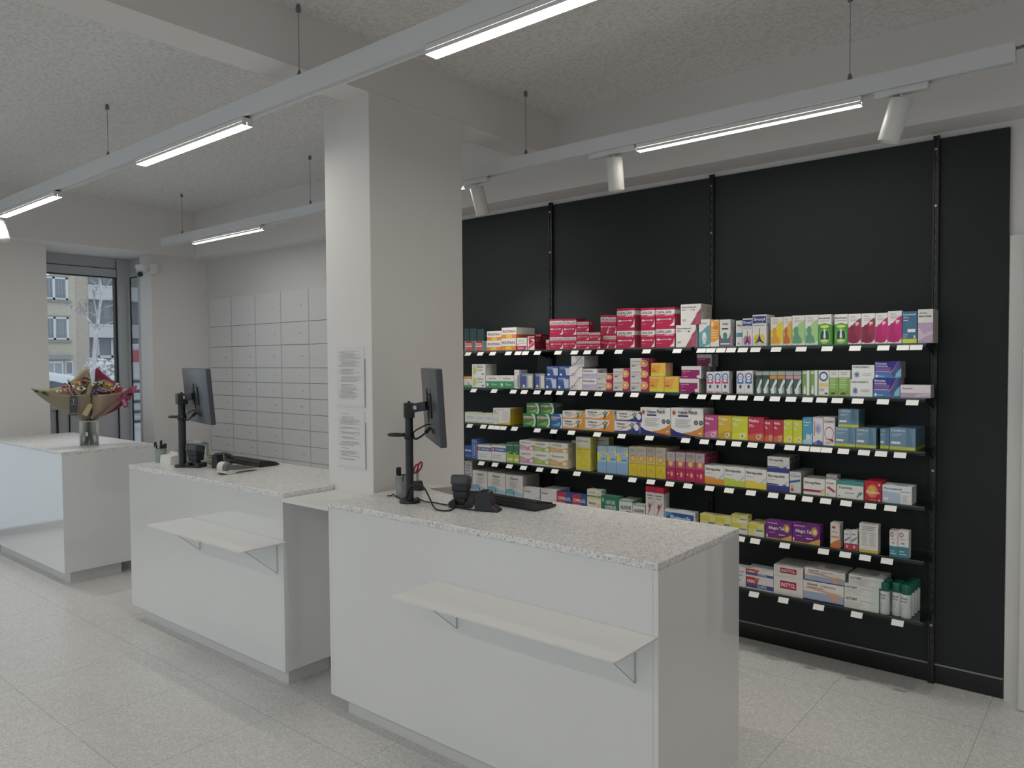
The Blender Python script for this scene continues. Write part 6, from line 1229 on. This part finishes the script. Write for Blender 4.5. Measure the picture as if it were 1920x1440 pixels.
for z0, z1 in ((3.22, 3.98), (5.60, 6.42), (8.1, 8.9)):
    m = MB(); m.box(-51.2, 19.28, z0, -50, 30, z1, CONC); bb = part('balcony', m, B)
    m = MB(); m.box(-50.05, 19.28, z1, -49.95, 30, z1+.07, SNOW); part('snow_cap', m, bb)
    m = MB()
    for k in range(12): m.box(-51.18, 19.4+k*.9, z1+.02, -51.1, 19.46+k*.9, z1+1.62, FWHITE)
    m.box(-51.2, 19.28, z1+.02, -51.12, 30, z1+1.62, DGL); g = part('window', m, B)
    m = MB(); rn = random.Random(3)
    for k in range(14): m.box(-51.12, 19.5+k*.74, z1+.05, -51.11, 19.5+k*.74+rn.uniform(.2, .55), z1+1.5, CURT)
    part('curtain', m, g)
for z in (6.44, 3.99):
    m = MB()
    for k in range(40): m.box(-50.05, 19.3+k*.26, z, -50.02, 19.33+k*.26, z+.42, DGREY)
    m.box(-50.06, 19.28, z+.40, -50.01, 30, z+.45, DGREY); part('railing', m, B)
m = MB()
for y in (19.35, 20.15, 21.0, 22.0, 23.0): m.box(-51.25, y, .2, -51.08, y+.14, 3.15, FWHITE)
m.box(-51.25, 20.2, 1.95, -51.08, 24, 2.10, FWHITE); m.box(-51.22, 19.4, .3, -51.15, 24, 3.2, DGL2); part('window', m, B)
# bare tree with snow
tr = thing('street_tree', 'bare snow covered street tree outside the entrance window', 'tree', (-24, 9.34, -.22))
TRK = plain('snowy_bark', 'B4B4B8', .9, var=.55, scale=5, bump=.3); TWG = plain('snowy_twig', '85858A', .9, var=.2, scale=6)
m = MB(); m.tube(smooth_path([(-24, 9.33, -.22), (-24, 9.35, .9), (-24.02, 9.40, 1.95), (-24, 9.49, 2.75), (-24, 9.55, 3.2), (-23.98, 9.62, 3.7), (-24, 9.58, 4.3), (-24, 9.6, 5.4)]), .062, TRK, seg=10, rr=None)
n_ = len(m.v)//10
for i in range(n_):
    c = sum((Vector(m.v[i*10+k]) for k in range(10)), Vector())/10 if i*10+10 <= len(m.v) else None
    if c is None: continue
    s = max(.25, 1.15-.8*i/n_)
    for k in range(10): m.v[i*10+k] = tuple(c+(Vector(m.v[i*10+k])-c)*s)
m.build('trunk', parent=tr, origin=(-24, 9.34, -.22))
rn = random.Random(11)
def limb(pts, r_, name='branch', twigs=5):
    r_ *= .72; q = MB(); P_ = smooth_path(pts, 6); q.tube(P_, r_, TRK, seg=7, rr=[r_*(1-.6*i/len(P_)) for i in range(len(P_))])
    for k in range(twigs):
        p = P_[int(len(P_)*(.25+.7*k/max(1, twigs)))-1]; e = p+Vector((rn.uniform(-.2, .2), rn.uniform(-.25, .25), rn.uniform(.1, .4)))
        q.tube([p, (p+e)/2+Vector((0, .03, .03)), e], .008, TWG, seg=5)
        for j in range(2): f = p.lerp(e, .5+.3*j); q.tube([f, f+Vector((rn.uniform(-.1, .1), rn.uniform(-.15, .15), rn.uniform(.05, .2)))], .005, TWG, seg=4)
    q.build(name, parent=tr, origin=(-24, 9.34, -.22))
limb([(-24, 9.45, 2.55), (-24, 9.28, 2.86), (-24, 9.09, 3.05), (-24, 8.9, 3.06), (-24, 8.72, 3.2), (-24, 8.5, 3.42)], .045, twigs=8)
limb([(-24, 9.5, 3.0), (-24.1, 9.35, 3.12), (-24.1, 9.15, 3.16)], .03, twigs=4)
limb([(-24, 9.56, 3.15), (-24, 9.72, 3.28), (-23.9, 9.95, 3.38)], .03, twigs=4)
limb([(-24, 9.5, 2.9), (-24, 9.42, 3.45), (-24, 9.36, 3.95)], .035, twigs=7)
limb([(-24, 9.5, 2.55), (-24, 9.7, 2.75), (-24, 9.95, 2.88)], .02, twigs=3)
limb([(-24, 9.62, 3.75), (-24, 9.78, 3.95), (-24, 9.95, 4.2)], .022, twigs=6)
limb([(-24, 9.6, 3.85), (-24, 9.45, 4.0), (-24, 9.3, 4.1)], .022, twigs=5)
# snow dusted hedge
hd = MB(); HM = bpy.data.materials.new('snowy_hedge'); HM.use_nodes = True; nt = HM.node_tree; b_ = nt.nodes['Principled BSDF']; nz = N(nt, 'ShaderNodeTexNoise'); nz.inputs['Scale'].default_value = 9; nz.inputs['Detail'].default_value = 8; ge = N(nt, 'ShaderNodeNewGeometry'); nt.links.new(ge.outputs['Position'], nz.inputs['Vector']); rp = N(nt, 'ShaderNodeValToRGB'); rp.color_ramp.elements[0].position = .42; rp.color_ramp.elements[1].position = .56; rp.color_ramp.elements[0].color = lin('7E7C80'); rp.color_ramp.elements[1].color = lin('D2D4DA'); nt.links.new(nz.outputs['Fac'], rp.inputs[0]); nt.links.new(rp.outputs[0], b_.inputs['Base Color']); b_.inputs['Roughness'].default_value = 1
vs = []; fs = []; nu, nv = 60, 14
for i in range(nu+1):
    for j in range(nv+1):
        y = 10.9+i*5.0/nu; t = PI*j/nv; x = -30-.9*math.cos(t); z = -.22+1.95*math.sin(t)**.5*(1 if 0 < j < nv else 0)*(.55 if y < 11.5 else 1.0)
        k = mnoise.noise(Vector((x*2.5, y*2.5, z*2.5)))*.18+mnoise.noise(Vector((x*7, y*7, z*7)))*.12
        vs.append((x+k*.6, y, z+k))
for i in range(nu):
    for j in range(nv): fs.append((i*(nv+1)+j, (i+1)*(nv+1)+j, (i+1)*(nv+1)+j+1, i*(nv+1)+j+1))
hd.mesh(vs, fs, HM, True); h_ = hd.build('snowy_hedge', origin=(-30, 13.4, -.22)); tag(h_, 'snow dusted hedge behind the tree across the street', 'hedge')
# snow covered car
cr = thing('parked_car', 'car under thick snow behind the left bouquet', 'car', (-19, 5.6, -.22))
def car_pt(u, z): return u, z
prof = [(-2.2, .3), (-2.15, .75), (-1.5, .92), (-.9, 1.5), (-.5, 1.62), (.6, 1.64), (1.1, 1.55), (1.75, 1.05), (2.15, .95), (2.2, .3)]
m = MB(); vs = []; fs = []; n = len(prof)
for s_, sc_ in ((-.82, .96), (-.76, 1.0), (.76, 1.0), (.82, .96)):
    for u, z in prof: vs.append((-19+s_*(1.0 if z < 1.0 else .86), 5.6+u*sc_, -.22+z*sc_))
for k in range(3):
    for i in range(n-1): fs.append((k*n+i, k*n+i+1, (k+1)*n+i+1, (k+1)*n+i))
fs += [tuple(range(n)), tuple(range(3*n, 4*n))]
m.mesh(vs, fs, SNOW, True); m.build('snow_covered_body', parent=cr, origin=(-19, 5.6, -.22))
m = MB(); gm = plain('car_glass', '4A5058', .2)
m.prism([(4.95, .98), (6.35, 1.05), (6.75, 1.02), (6.62, 1.12), (6.25, 1.22), (5.2, 1.20)], 0, -18.30, -18.24, gm); m.build('side_window', parent=cr, origin=(-19, 5.6, -.22))
m = MB(); m.rbox(-18.26, 6.20, .80, -18.14, 6.32, .98, gm, r=.03); m.box(-18.2, 4.6, .62, -18.17, 6.9, .66, gm); m.build('door_mirror', parent=cr, origin=(-19, 5.6, -.22))
for y in (4.3, 6.95):
    m = MB(); m.cyl((-18.45, y, .12), (-18.17, y, .12), .33, .33, plain('tyre', '2A2B2D', .9), seg=24); m.build('wheel', parent=cr, origin=(-19, 5.6, -.22))
# red van front and snow topped fence seen through the side light
rv = thing('delivery_van', 'red van with snow on it in the narrow side window', 'van', (-26, 12, -.22))
m = MB(); m.rbox(-27, 11.42, 1.5, -25.2, 13.4, 2.1, plain('van_red', 'BE3A48', .5), r=.15); m.rbox(-27.1, 11.40, .1, -25.15, 13.4, 1.66, SNOW, r=.1); m.build('van_body', parent=rv, origin=(-26, 12, -.22))
m = MB(); m.rbox(-27, 11.38, 2.02, -25.15, 13.4, 2.24, SNOW, r=.08); m.box(-25.2, 11.5, 1.78, -25.14, 13.2, 1.90, SNOW); m.build('snow_cap', parent=rv, origin=(-26, 12, -.22))
m = MB(); m.box(-25.22, 11.6, 1.35, -25.12, 12.9, 1.62, plain('van_glass', 'C4B8C0', .3)); m.build('windscreen', parent=rv, origin=(-26, 12, -.22))
for y in (11.8, 13.0):
    m = MB(); m.cyl((-25.5, y, .13), (-25.2, y, .13), .34, .34, plain('tyre', '2A2B2D', .9), seg=20); m.build('wheel', parent=rv, origin=(-26, 12, -.22))
fc = thing('slatted_fence', 'snow topped dark slatted fence in the narrow side window', 'fence', (-21, 9.4, -.22))
for k, z in enumerate((-.05, .22, .50, .78, 1.05)):
    m = MB(); m.box(-21.03, 8.6, z, -20.97, 10.6, z+.10, plain('fence_dark', '4A4C50', .8)); s = m.build('fence_rail', parent=fc, origin=(-21, 9.4, -.22))
    m = MB(); vs = []
    m.rbox(-21.08, 8.6, z+.08, -20.92, 10.6, z+.22, SNOW, r=.05); m.build('snow_cap', parent=s, origin=(-21, 9.4, -.22))
m = MB(); m.box(-21.1, 8.6, -.22, -21.03, 8.7, 1.2, plain('fence_dark', '4A4C50', .8)); m.box(-21.1, 10.5, -.22, -21.03, 10.6, 1.2, plain('fence_dark', '4A4C50', .8)); m.build('fence_post', parent=fc, origin=(-21, 9.4, -.22))
